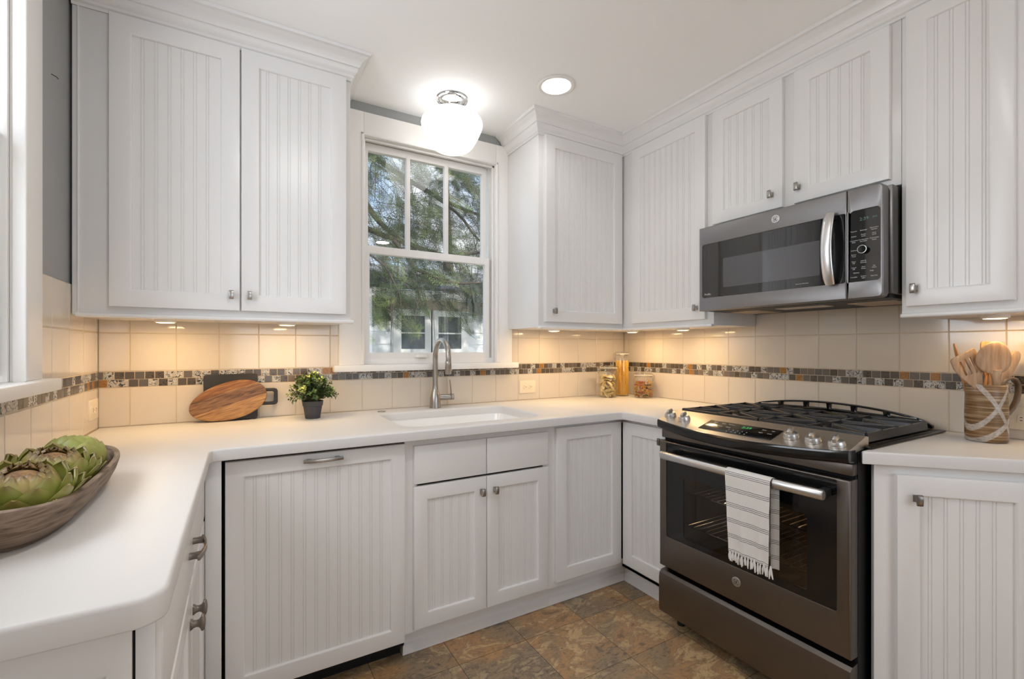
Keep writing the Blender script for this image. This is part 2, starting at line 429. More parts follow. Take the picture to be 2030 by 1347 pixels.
dark = ramp2([(.36, (40, 36, 33)), (.5, (98, 88, 76)), (.62, (60, 52, 46)), (.72, (150, 142, 128))]); L.new(nz.outputs['Fac'], dark.inputs[0])
solid = ramp2([(0, (104, 97, 90)), (.3, (88, 80, 74)), (.55, (116, 104, 92)), (.8, (96, 92, 88))], True); L.new(sx.outputs[1], solid.inputs[0])
amber = ramp2([(.35, (134, 92, 44)), (.6, (168, 120, 62)), (.75, (124, 86, 46))]); L.new(nz.outputs['Fac'], amber.inputs[0])
def thr(v):
    m = N(nt, 'ShaderNodeMath', operation='GREATER_THAN'); m.inputs[1].default_value = v; L.new(sx.outputs[0], m.inputs[0]); return m.outputs[0]
c = mixc(nt, thr(.33), marble.outputs[0], dark.outputs[0]); c = mixc(nt, thr(.60), c, solid.outputs[0]); c = mixc(nt, thr(.92), c, amber.outputs[0])
L.new(c, b.inputs['Base Color'])
def backsplash(parent, M, a0, a1, start, pitch, skip=None):
    """M maps (along, depth(+into wall), z); tiles from a0 to a1, joints at start+k*pitch"""
    bm = bm_()
    for z0, z1 in TZ:
        k = math.floor((a0-start)/pitch)
        while start+k*pitch < a1:
            s, e = max(a0, start+k*pitch), min(a1, start+(k+1)*pitch); k += 1
            if skip and z0 > 1.1 and e > skip[0] and s < skip[1]:
                if s < skip[0]: e = skip[0]
                elif e > skip[1]: s = skip[1]
                else: continue
            one_tile(bm, s, e, z0, z1, M)
    mk('backsplash_tile', bm, TILE, parent, angle=None)
    bm = bm_(); vs = []
    for q in ([(a0, .9), (a1, .9), (a1, 1.13), (a0, 1.13)], ) if skip is None else ([(a0, .9), (a1, .9), (a1, 1.115), (a0, 1.115)],):
        bm.faces.new([bm.verts.new(M @ V(x, .0015, z)) for x, z in q])
    zt = TZ[-1][1]; zb = 1.13 if skip is None else 1.115
    for s, e in ([(a0, a1)] if skip is None else [(a0, skip[0]), (skip[1], a1)]):
        bm.faces.new([bm.verts.new(M @ V(x, .0015, z)) for x, z in ((s, zb), (e, zb), (e, zt), (s, zt))])
    mk('grout_joints', bm, GROUT, parent, angle=None)
    bm = bm_(); ca = bm.loops.layers.float_color.new('rnd'); mp_ = .0327; h = (Z2-Z3)/2
    for row in range(2):
        x = a0-(.5*mp_ if row else .12*mp_)
        while x < a1:
            s, e = max(x, a0), min(x+mp_, a1); x += mp_
            fs = one_tile(bm, s, e, Z3+h*row, Z3+h*(row+1), M, .0011, .0008, -.0005)
            c = (random.random(), random.random(), random.random(), 1)
            for f in fs:
                for l in f.loops: l[ca] = c
    mk('mosaic_border', bm, MOSAIC, parent, angle=None)
backsplash(wall_north, Matrix(((1, 0, 0, 0), (0, 1, 0, 0), (0, 0, 1, 0), (0, 0, 0, 1))), XL, XR, -.3867, .1545, (.47, 1.36))
backsplash(wall_right, Matrix(((0, 1, 0, XR), (-1, 0, 0, 0), (0, 0, 1, 0), (0, 0, 0, 1))), 0, 2.55, .3498-3*.1545, .1545)
def left_splash():
    M = Matrix(((0, -1, 0, XL), (1, 0, 0, 0), (0, 0, 1, 0), (0, 0, 0, 1)))
    bmA = -1.95
    backsplash(wall_left, M, bmA, 0, -.039, .163, (-1.85, -.69))
left_splash()

# ---- window_1 (back) : casing, stool, jamb, two sashes
def ring(bm, x0, x1, z0, z1, w, t, M, r=.002, rh=None, wb=None, wt=None):
    slab(bm, rect(x0, x1, z0, z1), [rect(x0+w, x1-w, z0+(wb or w), z1-(wt or w))], t, r=r, rh=r if rh is None else rh, M=M)
def window_parts(root, M, x0, x1, z0, z1, cas_l, cas_r, cas_t, detail=True):
    """local frame: x along wall, -y into the room, wall face y=0"""
    F = M @ FACE
    bm = bm_()
    for a, b_, in ((x0-cas_l, x0), (x1, x1+cas_r)): slab(bm, rect(a, b_, z0, z1+cas_t), (), .020, r=.003, M=F)
    slab(bm, rect(x0, x1, z1, z1+cas_t), (), .020, r=.003, M=F)
    mk('casing', bm, TRIMW, root)
    bm = bm_()
    for a, b_ in ((x0-.012, x0+.004), (x1-.004, x1+.012)): slab(bm, rect(a, b_, z0, z1+.012), (), .026, r=.006, M=F)
    slab(bm, rect(x0-.012, x1+.012, z1-.004, z1+.012), (), .026, r=.006, M=F)
    mk('bead_trim', bm, TRIMW, root)
    bm = bm_(); box(bm, x0-cas_l-.028, x1+cas_r+.028, -.052, .0, z0-.033, z0, .004, M=M); box(bm, x0-.011, x1+.011, .0, .13, z0-.018, z0, M=M)
    mk('stool', bm, TRIMW, root)
    bm = bm_()
    box(bm, x0-.012, x0, -.001, .13, z0, z1, M=M); box(bm, x1, x1+.012, -.001, .13, z0, z1, M=M); box(bm, x0-.012, x1+.012, -.001, .13, z1, z1+.011, M=M)
    for a, b_ in ((x0, x0+.014), (x1-.014, x1)):
        box(bm, a, b_, .006, .020, z0, z1, .002, M=M); box(bm, a, b_, .050, .058, z0, z1, M=M)
    box(bm, x0, x1, .006, .020, z1-.014, z1, .002, M=M)
    mk('jamb', bm, TRIMW, root)
window_1 = empty('window_1', (.925, 0, 1.148)); window_1['kind'] = 'structure'
WX0, WX1, WZ0, WZ1 = .543, 1.306, 1.148, 2.315
window_parts(window_1, Matrix.Identity(4), WX0, WX1, WZ0, WZ1, .119, .108, .117)
zm = 1.742
bm = bm_(); ring(bm, .555, 1.278, 1.175, 1.765, .0265, .030, T(0, .048, 0) @ FACE, wb=.034, wt=.040)
lo = mk('lower_sash', bm, TRIMW, window_1)
bm = bm_(); slab(bm, rect(.578, 1.255, 1.206, 1.728), (), .004, M=T(0, .036, 0) @ FACE); mk('pane', bm, GLASSW, lo, angle=None)
bm = bm_(); box(bm, .82, .885, -.006, .02, 1.183, 1.190, .002); box(bm, .822, .883, -.008, -.003, 1.181, 1.196, .002); mk('sash_lift', bm, PUTTY, lo)
bm = bm_(); ring(bm, .555, 1.280, 1.735, 2.312, .0275, .030, T(0, .088, 0) @ FACE, wb=.03, wt=.040)
for xa in (.787, 1.012): box(bm, xa, xa+.023, .056, .086, 1.755, 2.285, .003)
bq = bm_(); box(bq, WX0, WX1, .012, .10, WZ0, 1.1765, .002); mk('sill_filler', bq, TRIMW, window_1)
up = mk('upper_sash', bm, TRIMW, window_1)
bm = bm_(); slab(bm, rect(.575, 1.262, 1.76, 2.285), (), .004, M=T(0, .076, 0) @ FACE); mk('pane', bm, GLASSW, up, angle=None)
# ---- window_2 on the left wall
window_2 = empty('window_2', (XL, -1.27, 1.148)); window_2['kind'] = 'structure'
ML = T(XL, 0, 0) @ R_LEFT          # local x -> +y
window_parts(window_2, ML, -1.72, -.806, WZ0, WZ1, .12, .128, .12)
bm = bm_(); ring(bm, -1.70, -.826, 1.16, 1.76, .035, .03, ML @ T(0, .048, 0) @ FACE, wb=.05, wt=.04); ring(bm, -1.70, -.826, 1.735, 2.31, .035, .03, ML @ T(0, .088, 0) @ FACE, wb=.04)
sash2 = mk('sash', bm, TRIMW, window_2)
bm = bm_(); slab(bm, rect(-1.67, -.855, 1.20, 1.73), (), .004, M=ML @ T(0, .036, 0) @ FACE); slab(bm, rect(-1.67, -.855, 1.76, 2.28), (), .004, M=ML @ T(0, .076, 0) @ FACE)
mk('pane', bm, GLASSW, sash2, angle=None)
# ---- muntined side window (seen as a reflection) and unseen rear window added for fill
bm = bm_(); MR = T(XR, 0, 0) @ R_RIGHT
ring(bm, 3.14, 3.66, .6, 1.72, .04, .04, MR @ T(0, .06, 0) @ FACE)
for q in range(1, 4): box(bm, 3.14+.13*q-.006, 3.14+.13*q+.006, .025, .05, .6, 1.72, M=MR)
for q in range(1, 7): box(bm, 3.14, 3.66, .025, .05, .6+.16*q-.006, .6+.16*q+.006, M=MR)
w3 = struct('window_3', bm, TRIMW)
bm = bm_(); ring(bm, -.1, 1.9, .75, 2.25, .05, .05, T(0, YB-.02, 0) @ FACE)
for q in (.56, 1.24): box(bm, q-.03, q+.03, YB-.06, YB-.02, .75, 2.25)
struct('added_rear_window', bm, TRIMW)

# ------------------------------------------------------------------ cabinet kit
def bead_panel(bm, w, h, x0, z0, M, first=.030, pitch=.0385, y=-.011):
    pts = [(0, 0)]; gx = first
    while gx < w-.012:
        for c in (gx-.0042, gx+.0042):
            pts += [(c-.0016, 0), (c-.0004, .0021), (c+.0004, .0021), (c+.0016, 0)]
        gx += pitch
    pts.append((w, 0))
    lo = [bm.verts.new(M @ V(x0+p, y+d, z0)) for p, d in pts]; hi = [bm.verts.new(M @ V(x0+p, y+d, z0+h)) for p, d in pts]
    for i in range(len(pts)-1): bm.faces.new((lo[i], lo[i+1], hi[i+1], hi[i]))
def knob_bm(M):
    bm = bm_()
    prof = [(0, -.0105), (.003, -.0095), (.007, -.0060), (.012, -.0048), (.016, -.0062), (.019, -.0100), (.021, -.0165), (.0245, -.0165)]
    arc = [(.0245+.0045*math.cos(a), .0165*math.sin(a)) for a in [(-PI/2)+PI*i/8 for i in range(1, 8)]]
    loop = [p for p in prof]+arc+[(a, -b) for a, b in reversed(prof)]
    # side profile (out, z) extruded along x by the knob's width
    Mx = Matrix(((0, 0, 1, -.0072), (-1, 0, 0, 0), (0, 1, 0, 0), (0, 0, 0, 1)))
    slab(bm, loop, (), .0144, r=.0008, rb=.0008, M=M @ Mx, seg=2)
    return bm
def pull_bm(M, L2=.066):
    bm = bm_(); k = L2/.066
    outer = [(-.066, .021), (-.050, .0255), (-.030, .0290), (0, .0310), (.030, .0290), (.050, .0255), (.066, .021)]
    inner = [(.066, .0165), (.058, .0175), (.054, .010), (.055, 0), (.040, 0), (.041, .010), (.038, .0205), (.02, .0245), (0, .0255),
             (-.02, .0245), (-.038, .0205), (-.041, .010), (-.040, 0), (-.055, 0), (-.054, .010), (-.058, .0175), (-.066, .0165)]
    loop = [(x*k, y) for x, y in list(reversed(outer))]+[(x*k, y) for x, y in list(reversed(inner))]
    slab(bm, loop, (), .012, r=.0012, rb=.0012, M=M @ Matrix(((1, 0, 0, 0), (0, -1, 0, 0), (0, 0, 1, -.006), (0, 0, 0, 1))), seg=2)
    bmesh.ops.recalc_face_normals(bm, faces=bm.faces)
    return bm
def door(root, M, w, h, rail=.062, knob=None, name='door', first=.030, bot=None, gapfix=0, knobmat=None):
    """M: local door frame (x right, z up, front -y, back plane y=0, lower-left corner at origin)"""
    bm = bm_(); bt = bot or rail
    slab(bm, rect(0, w, 0, h), [rect(rail, w-rail, bt, h-rail)], .021, r=.0022, rh=.0065, M=M @ FACE, seg=3)
    d = mk(name, bm, WHITE, root)
    bm = bm_(); bead_panel(bm, w-2*rail+.004, h-rail-bt+.004, rail-.002, bt-.002, M, first); mk('beadboard_panel', bm, WHITE, d, angle=None)
    if knob: mk('knob', knob_bm(M @ T(knob[0], -.021, knob[1])), knobmat or NICKEL, d)
    return d
def drawer(root, M, w, h, pull=None, name='drawer'):
    bm = bm_(); slab(bm, rect(0, w, 0, h), (), .021, r=.004, M=M @ FACE); d = mk(name, bm, WHITE, root)
    if pull: mk('pull_handle', pull_bm(M @ T(pull[0], -.021, pull[1])), PEWTER, d)
    return d
def puck(root, x, y, z, power=1.6):
    bm = bm_(); lathe(bm, [(0, 0), (.036, 0), (.036, -.010), (.030, -.013)], (x, y, z), 24); p = mk('puck_light', bm, TRIMW, root)
    bm = bm_(); lathe(bm, [(.030, -.013), (.02, -.0145), (0, -.015)], (x, y, z), 24); mk('lens', bm, PUCK, p)
    lamp('puck_lamp', 'AREA', (x, y-.03, z-.017), power*.45, (1, .67, .32), .06)
GU, GB = 'beadboard wall cabinets', 'beadboard base cabinets'
YF, XF = -.345, 1.997            # face-frame planes of the hanging cabinets
ZB = 1.345
def rail_back(x0, x1, yb=-.372): 
    bm = bm_(); box(bm, x0, x1, yb, yb+.03, 1.337, 1.352, .006, 3); return bm
# 1 left of the window
c1 = empty('overhead_cabinet', (-.03, -.17, 1.337), 'white two-door beadboard hanging cabinet left of the window, above the cutting boards', 'cabinet', GU)
bm = bm_(); box(bm, XL+.002, .413, YF, -.002, ZB, 2.40, .0015); mk('body', bm, WHITE, c1)
bm = bm_(); box(bm, -.470, -.4635, YF-.004, YF+.01, ZB, 2.39, .002); mk('scribe_strip', bm, WHITE, c1)
mk('light_rail', rail_back(-.472, .424), WHITE, c1)
h = 2.386-1.376
door(c1, T(-.385, YF, 1.376), .3865, h, knob=(.359, .058)); door(c1, T(.0065, YF, 1.376), .3865, h, knob=(.027, .058))
puck(c1, -.25, -.17, ZB, 1.7); puck(c1, .18, -.17, ZB, 1.7)
# 2 right of the window
c2 = empty('overhead_cabinet', (1.7, -.17, 1.337), 'white single-door beadboard hanging cabinet between the window and the inside corner', 'cabinet', GU)
bm = bm_(); box(bm, 1.418, 1.996, YF, -.002, ZB, 2.40, .0015); mk('body', bm, WHITE, c2)
bm = bm_(); box(bm, 1.386, 1.418, YF, -.0215, ZB, 2.40, .0015); mk('side_panel', bm, WHITE, c2)
mk('light_rail', rail_back(1.384, 1.975, -.366), WHITE, c2)
door(c2, T(1.423, YF, 1.376), .552, h, knob=(.05, .058), rail=.064)
puck(c2, 1.60, -.19, ZB, 2.1)
# 3 on the right wall up to the microwave
c3 = empty('overhead_cabinet', (2.17, -.66, 1.337), 'white single-door beadboard hanging cabinet between the inside corner and the microwave', 'cabinet', GU)
bm = bm_(); box(bm, XF, XR-.002, -.9705, -.002, ZB, 2.40, .0015); mk('body', bm, WHITE, c3)
bm = bm_(); box(bm, 1.976, XF+.006, -.9705, -.352, 1.337, 1.352, .006, 3); mk('light_rail', bm, WHITE, c3)
door(c3, T(XF, -.438, 1.376) @ R_RIGHT, .497, h, knob=(.450, .058), rail=.064)
puck(c3, 2.15, -.27, ZB, 1.7); puck(c3, 2.15, -.66, ZB, 1.6)
# 4 above the microwave
c4 = empty('overhead_cabinet', (2.17, -1.34, 1.805), 'short white two-door beadboard hanging cabinet directly above the microwave', 'cabinet', GU)
bm = bm_(); box(bm, XF, XR-.002, -1.7155, -.9715, 1.806, 2.40, .0015); mk('body', bm, WHITE, c4)
h4 = 2.374-1.83
door(c4, T(XF, -.977, 1.83) @ R_RIGHT, .335, h4, knob=(.292, .062), rail=.058); door(c4, T(XF, -1.360, 1.83) @ R_RIGHT, .327, h4, knob=(.020, .062), rail=.060)
# 5 right of the microwave
c5 = empty('overhead_cabinet', (2.17, -1.88, 1.337), 'white beadboard hanging cabinet right of the microwave, above the utensil pitcher', 'cabinet', GU)
bm = bm_(); box(bm, XF, XR-.002, -2.035, -1.7165, ZB, 2.40, .0015); mk('body', bm, WHITE, c5)
bm = bm_(); box(bm, 1.974, XF+.006, -2.04, -1.7175, 1.337, 1.352, .006, 3); mk('light_rail', bm, WHITE, c5)
door(c5, T(XF, -1.734, 1.376) @ R_RIGHT, .260, h, knob=(.027, .058), rail=.056, first=.024)
puck(c5, 2.20, -1.90, ZB, .9)
# crown mouldings
CP = [(0, 2.383), (.004, 2.383), (.006, 2.392), (.012, 2.396), (.012, 2.405), (.016, 2.410), (.023, 2.418), (.026, 2.428), (.026, 2.434), (.032, 2.436),
      (.038, 2.452), (.047, 2.464), (.060, 2.472), (.064, 2.476), (.070, 2.478), (.073, 2.483), (.074, 2.4895), (0, 2.4895)]
bm = bm_(); sweep(bm, [(XL+.001, YF-.001), (.414, YF-.001), (.414, 0)], CP, 1); struct('trim_1', bm, WHITE, angle=30)
bm = bm_(); sweep(bm, [(1.385, 0), (1.385, YF-.001), (XF-.001, YF-.001), (XF-.001, -2.036), (XR, -2.036)], CP, 1); struct('trim_2', bm, WHITE, angle=30)

# ---- base cabinets
YD, XD = -.639, 1.711         # face-frame planes; doors stand .021 proud
def toe(bm, path, side):
    sweep(bm, path, [(0, .002), (0, .102), (.004, .102), (.004, .045), (.012, .04), (.014, .006), (.014, .002)], side)
b1 = empty('base_cabinet', (.91, -.33, 0), 'white sink base with two false drawers over two beadboard doors under the sink', 'cabinet', GB)
bm = bm_()
box(bm, .560, .578, YD+.018, -.01, .104, .872); box(bm, 1.255, 1.273, YD+.018, -.01, .104, .872); box(bm, .578, 1.255, YD+.02, -.01, .104, .12); box(bm, .578, 1.255, -.02, -.01, .12, .872)
slab(bm, rect(.560, 1.273, .104, .872), [rect(.61, 1.215, .135, .83)], .018, M=T(0, YD+.018, 0) @ FACE)
mk('body', bm, WHITE, b1)
bm = bm_(); toe(bm, [(.577, -.06), (.577, -.592), (1.2725, -.592)], 1); mk('toe_kick', bm, WHITE, b1)
for xa, kx in ((.593, .294), (.9145, .036)):
    drawer(b1, T(xa, YD, .694), .3185, .152, name='drawer_front')
    door(b1, T(xa, YD, .121), .3185, .563, knob=(kx, .503), rail=.058, first=.026)
b2 = empty('base_cabinet', (1.9, -.4, 0), 'white corner base cabinet with two beadboard doors meeting at the inside corner', 'cabinet', GB)
bm = bm_()
box(bm, 1.2735, 1.289, YD+.018, -.01, .104, .872); box(bm, 1.289, 2.33, -.02, -.01, .104, .872); box(bm, 1.289, 2.33, -.63, -.02, .104, .118)
box(bm, 1.289, XD+.02, YD, YD+.018, .845, .872); box(bm, 1.289, XD+.02, YD, YD+.018, .104, .142); box(bm, 1.2735, 1.289, YD, YD+.018, .104, .872)
box(bm, XD, XD+.018, -.968, YD+.018, .845, .872); box(bm, XD, XD+.018, -.968, YD+.018, .104, .142); box(bm, XD, 2.33, -.968, -.955, .104, .872); box(bm, XD, 2.33, -.95, -.63, .104, .118)
mk('body', bm, WHITE, b2)
bm = bm_(); toe(bm, [(1.273, -.592), (1.771, -.592), (1.771, -.966)], 1); mk('toe_kick', bm, WHITE, b2)
door(b2, T(1.281, YD, .133), .4055, .724, rail=.062)
door(b2, T(XD, -.665, .133) @ R_RIGHT, .300, .724, rail=.062, knob=(.222+.035, .667), first=.02, knobmat=PEWTER)
b3 = empty('base_cabinet', (-.29, -1.15, 0), 'white base cabinet under the left worktop with one wide drawer and two doors', 'cabinet', GB)
XE = -.116
bm = bm_(); box(bm, XL+.012, XE, -1.619, -.642, .104, .872, .001); mk('body', bm, WHITE, b3)
bm = bm_(); box(bm, XL+.02, -.17, -1.60, -.65, .002, .104); mk('toe_kick', bm, WHITE, b3)
bm = bm_(); box(bm, -.121, -.100, -1.6325, -1.6195, .03, .872, .001); mk('corner_stile', bm, WHITE, b3)
bm = bm_(); slab(bm, rect(XL+.012, -.1245, .03, .872), [rect(XL+.07, -.152, .1, .80)], .012, r=.001, M=T(0, -1.6205, 0) @ FACE); box(bm, XL+.06, -.14, -1.6245, -1.6200, .09, .81)
mk('end_panel', bm, WHITE, b3)
bm = bm_(); box(bm, -.1245, -.121, -1.628, -1.6195, .03, .872); mk('shadow_gap', bm, DARKGAP, b3)
ME = lambda y, z: T(XE, y, z) @ R_LEFT
drawer(b3, ME(-1.60, .700), .93, .150, pull=(.455, .075), name='drawer')
door(b3, ME(-1.60, .121), .468, .565, knob=(.435, .490), rail=.058, knobmat=PEWTER); door(b3, ME(-1.128, .121), .458, .565, knob=(.033, .490), rail=.058, knobmat=PEWTER)
b4 = empty('base_cabinet', (2.05, -1.95, 0), 'white angled base cabinet with one beadboard door right of the oven', 'cabinet', GB)
AA = math.radians(-47.0); PA = V(1.700, -1.752); dirA = V(math.cos(AA), math.sin(AA))
pe = PA+dirA*((2.335-PA.x)/dirA.x)
bm = bm_(); slab(bm, [(PA.x, PA.y), (pe.x, pe.y), (2.335, -1.740), (1.712, -1.740)], (), .768, M=T(0, 0, .104)); mk('body', bm, WHITE, b4)
bm = bm_(); slab(bm, [(PA.x+.08, PA.y-.02), (pe.x, pe.y+.09), (2.335, -1.745)], (), .101, M=T(0, 0, .002)); mk('toe_kick', bm, WHITE, b4)
MA = T(PA.x+dirA.x*.052, PA.y+dirA.y*.052, .121) @ RZ(AA)
door(b4, MA, .345, .726, rail=.060, knob=(.046, .660), first=.028, knobmat=PEWTER)
# filler between left run and dishwasher
bm = bm_(); box(bm, -.0945, -.050, -.660, -.640, .104, .872, .001); mk('filler_strip', bm, WHITE, label='narrow white filler strip between the left cabinets and the dishwasher', cat='filler strip')
# dishwasher with matching panel
dw = empty('dishwasher', (.256, -.33, 0), 'panel-fronted dishwasher with white beadboard front and nickel pull', 'dishwasher')
bm = bm_(); box(bm, -.046, .559, -.632, -.03, .06, .862, mi=0); box(bm, -.046, .559, -.58, -.03, .002, .06); mk('tub_housing', bm, DARKGAP, dw)
bm = bm_(); M = T(-.040, YD, .087)
slab(bm, rect(0, .596, 0, .773), [rect(.056, .596-.056, .062, .773-.056)], .021, r=.0022, rh=.0065, M=M @ FACE)
dd = mk('door', bm, WHITE, dw)
bm = bm_(); bead_panel(bm, .488, .659, .054, .060, M, .030, .0383); mk('beadboard_panel', bm, WHITE, dd, angle=None)
mk('pull_handle', pull_bm(T(.2575, YD-.021, .838)), NICKEL, dd)

# ------------------------------------------------------------------ worktops, sink, faucet
sinkhole = rrect(.580, 1.245, -.605, -.150, .075, 8)
ct = [(XL+.001, -.001), (XL+.001, -1.683)]
for i in range(7):
    a = -PI/2+PI/2*i/6; ct.append((-.118+.036*math.cos(a), -1.647+.036*math.sin(a)))
ct += [(-.079, -.725), (-.072, -.706), (-.052, -.700), (1.628, -.700), (1.648, -.706), (1.655, -.726), (1.655, -.9705), (XR-.001, -.9705), (XR-.001, -.001)]
bm = bm_(); slab(bm, ct, [sinkhole], .039, r=.007, rb=.003, rh=.012, M=T(0, 0, .875), seg=4)
mk('worktop', bm, STONE, label='continuous white worktop running along the left, window and right sides', cat='worktop')
d2 = V(math.cos(AA), math.sin(AA)); q0 = V(1.655, -1.738); q1 = q0+d2*((XR-.001-q0.x)/d2.x)
bm = bm_(); slab(bm, [(q0.x+.012, -1.732), (q0.x, q0.y-.002), (q1.x, q1.y), (XR-.001, -1.732)], (), .039, r=.007, rb=.003, M=T(0, 0, .875), seg=4)
mk('worktop', bm, STONE, label='small angled white worktop right of the range, under the pitcher', cat='worktop')
sk = empty('sink', (.91, -.38, .70), 'white integrated sink basin set in the worktop below the window', 'sink')
bm = bm_(); rows = []
for d, z in ((-.004, .8765), (-.004, .876), (.004, .86), (.012, .75), (.024, .715), (.05, .700), (.10, .696)):
    rows.append([bm.verts.new((p[0], p[1], z)) for p in inset(sinkhole, d)])
for a, b_ in zip(rows, rows[1:]):
    n = len(a)
    for i in range(n): bm.faces.new((a[i], a[(i+1) % n], b_[(i+1) % n], b_[i]))
bm.faces.new(rows[-1]); bmesh.ops.recalc_face_normals(bm, faces=bm.faces)
for f in bm.faces: f.normal_flip()
mk('basin', bm, SINKW, sk, angle=60)
bm = bm_(); lathe(bm, [(.043, .700), (.040, .703), (.030, .699), (0, .698)], (.912, -.37, 0), 24); mk('drain', bm, CHROME, sk)
fc = empty('faucet', (.902, -.081, .914), 'brushed nickel gooseneck pull-down faucet behind the sink', 'faucet')
bm = bm_(); lathe(bm, [(0, 0), (.0305, 0), (.0305, .004), (.029, .03), (.0275, .055), (.022, .078), (.0165, .094), (.0155, .105), (.015, .118)], (.902, -.081, .9145), 28); mk('base', bm, NICKEL, fc)
pts = [(.902, -.081, 1.01), (.902, -.081, 1.10), (.902, -.081, 1.17)]
for i in range(1, 19):
    a = PI-PI*1.06*i/18; pts.append((.902, -.172-.091*math.cos(a), 1.185+.091*math.sin(a)))
bm = bm_(); tube(bm, pts, .0137, 16); mk('gooseneck', bm, NICKEL, fc)
e = Vector(pts[-1]); dn = (Vector(pts[-1])-Vector(pts[-2])).normalized(); dn = (dn+V(0, -.05, 0)).normalized()
bm = bm_(); tube(bm, [e, e+dn*.003, e+dn*.012, e+dn*.06, e+dn*.066], [.0137, .0155, .0160, .0165, .013], 16); mk('spray_head', bm, NICKEL, fc)
bm = bm_(); tube(bm, [(.912, -.083, .969), (.985, -.090, .969)], .0155, 16); tube(bm, [(.987, -.090, .969), (1.003, -.0915, .969)], .0165, 16)
hb = mk('handle_body', bm, NICKEL, fc)
bm = bm_(); tube(bm, [(.990, -.090, .975), (.987, -.090, 1.02), (.982, -.090, 1.062)], [.0045, .0040, .0030], 8); mk('lever', bm, NICKEL, hb)
bm = bm_(); lathe(bm, [(0, .004), (.012, .0045), (.019, .003), (.020, 0)], (.614, -.093, .9145), 24); mk('sink_hole_cover', bm, NICKEL, label='flat round metal cap on the worktop left of the faucet', cat='hole cover')

# ------------------------------------------------------------------ outlets
def outlet(M, label, horiz=True):
    root = empty('wall_outlet', M.translation, label, 'outlet', 'ivory outlets in the backsplash')
    w, h_ = (.1165, .078) if horiz else (.078, .1165)
    bm = bm_(); slab(bm, rrect(-w/2, w/2, -h_/2, h_/2, .004, 3), (), .0055, r=.003, M=M @ FACE); pl = mk('cover_plate', bm, IVORY, root)
    for s in (-1, 1):
        o = (s*.0195, 0) if horiz else (0, s*.0195)
        bm = bm_(); slab(bm, rrect(o[0]-.0155, o[0]+.0155, o[1]-.0145, o[1]+.0145, .006, 4), (), .0072, r=.001, M=M @ FACE); rc = mk('receptacle', bm, IVORY, root)
        bm = bm_()
        for dx, dy, ww, hh in ((-.005, .005, .006, .0022), (-.005, -.005, .006, .0022), (.006, 0, .0045, .0045)):
            if not horiz: dx, dy, ww, hh = dy, dx, hh, ww
            slab(bm, rect(o[0]+dx-ww/2, o[0]+dx+ww/2, o[1]+dy-hh/2, o[1]+dy+hh/2), (), .0076, M=M @ FACE)
        mk('slots', bm, BLACKM, rc)
outlet(T(1.534, 0, .994), 'ivory wall outlet in the backsplash between the faucet and the pasta jars')
outlet(T(XL, -.083, .997) @ R_LEFT, 'ivory wall outlet on the left side near the back corner')
outlet(T(XR, -1.957, .987) @ R_RIGHT, 'ivory wall outlet behind the handle of the utensil pitcher')

# ------------------------------------------------------------------ monogram badge
def badge(parent, M, r):
    bm = bm_(); slab(bm, circ(0, 0, r, 40), (), .003, r=.001, M=M @ FACE); bd = mk('badge', bm, HANDLE, parent)
    bm = bm_()
    def line(pts, w=.085):
        tube(bm, [M @ FACE @ V(x*r, y*r, .0031) for x, y in pts], r*w*.5, 6)
    line([(.74*math.cos(2*PI*i/40), .74*math.sin(2*PI*i/40)) for i in range(41)], .05)
    g = [(.02+.02*math.cos(a), .28+.1*math.sin(a)) for a in (0, .8, 1.6)]
    line([(-.05, .42), (-.25, .46), (-.42, .30), (-.40, .02), (-.22, -.10), (-.02, .10), (.0, -.15), (-.10, -.42), (-.32, -.46), (-.46, -.34)])
    line([(-.46, -.02), (-.30, -.08), (-.1, .05), (.10, .02)])
    line([(.40, .44), (.18, .46), (.08, .28), (.16, .10), (.34, .06), (.12, .0), (.06, -.22), (.18, -.42), (.38, -.42), (.48, -.28)])
    for k in range(4):
        a0 = PI/4+k*PI/2
        line([(.60*math.cos(a0-.35+.7*i/6)*(1-.10*math.sin(PI*i/6)), .60*math.sin(a0-.35+.7*i/6)*(1-.10*math.sin(PI*i/6))) for i in range(7)], .07)
    mk('monogram', bm, BLACKM, bd)

# ------------------------------------------------------------------ microwave
mwv = empty('microwave', (2.12, -1.335, 1.408), 'over-the-range microwave in dark slate steel with curved handle', 'microwave')
bm = bm_(); box(bm, 1.945, XR-.002, -1.709, -.9735, 1.422, 1.800, .003); mk('body', bm, SLATE_LIT, mwv)
MM = lambda y, z: T(1.930, y, z) @ R_RIGHT       # local x -> -y ; front towards -x ; back plane x=1.930
bm = bm_(); slab(bm, rect(0, .6235, 0, .392), [rrect(.0155, .6235-.001, .060, .311, .012, 4)], .041, r=.004, rh=.001, M=MM(-.9695, 1.408) @ FACE); dr = mk('door', bm, SLATE_LIT, mwv)
bm = bm_(); slab(bm, rrect(.0160, .6225, .0605, .3105, .0115, 4), (), .003, M=T(1.905, -.9695, 1.408) @ R_RIGHT @ FACE @ T(0, 0, .0105)); mk('window', bm, BLACKGL, dr)
bm = bm_(); slab(bm, rrect(.125, .532, .100, .232, .004, 3), (), .0004, M=T(1.8915, -.9695, 1.408) @ R_RIGHT @ FACE); mk('viewing_screen', bm, paint('perforated_screen', (74, 74, 78), .05, spec=1.0, coat=.6), dr, angle=None)
for it in (('Profile', .045, .076, .0125), ('Convection Microwave', .468, .076, .0052)):
    bm = bm_(); text_into(bm, [it], T(1.8912, -.9695, 1.408) @ R_RIGHT @ FACE); mk('lettering', bm, LABELW, dr, angle=None)
badge(dr, T(1.889, -1.336, 1.760) @ R_RIGHT, .0165)
hp = []
for i in range(13):
    t = i/12; hp.append((1.872-.030*math.sin(PI*t)**.7, -1.546, 1.466+.262*t))
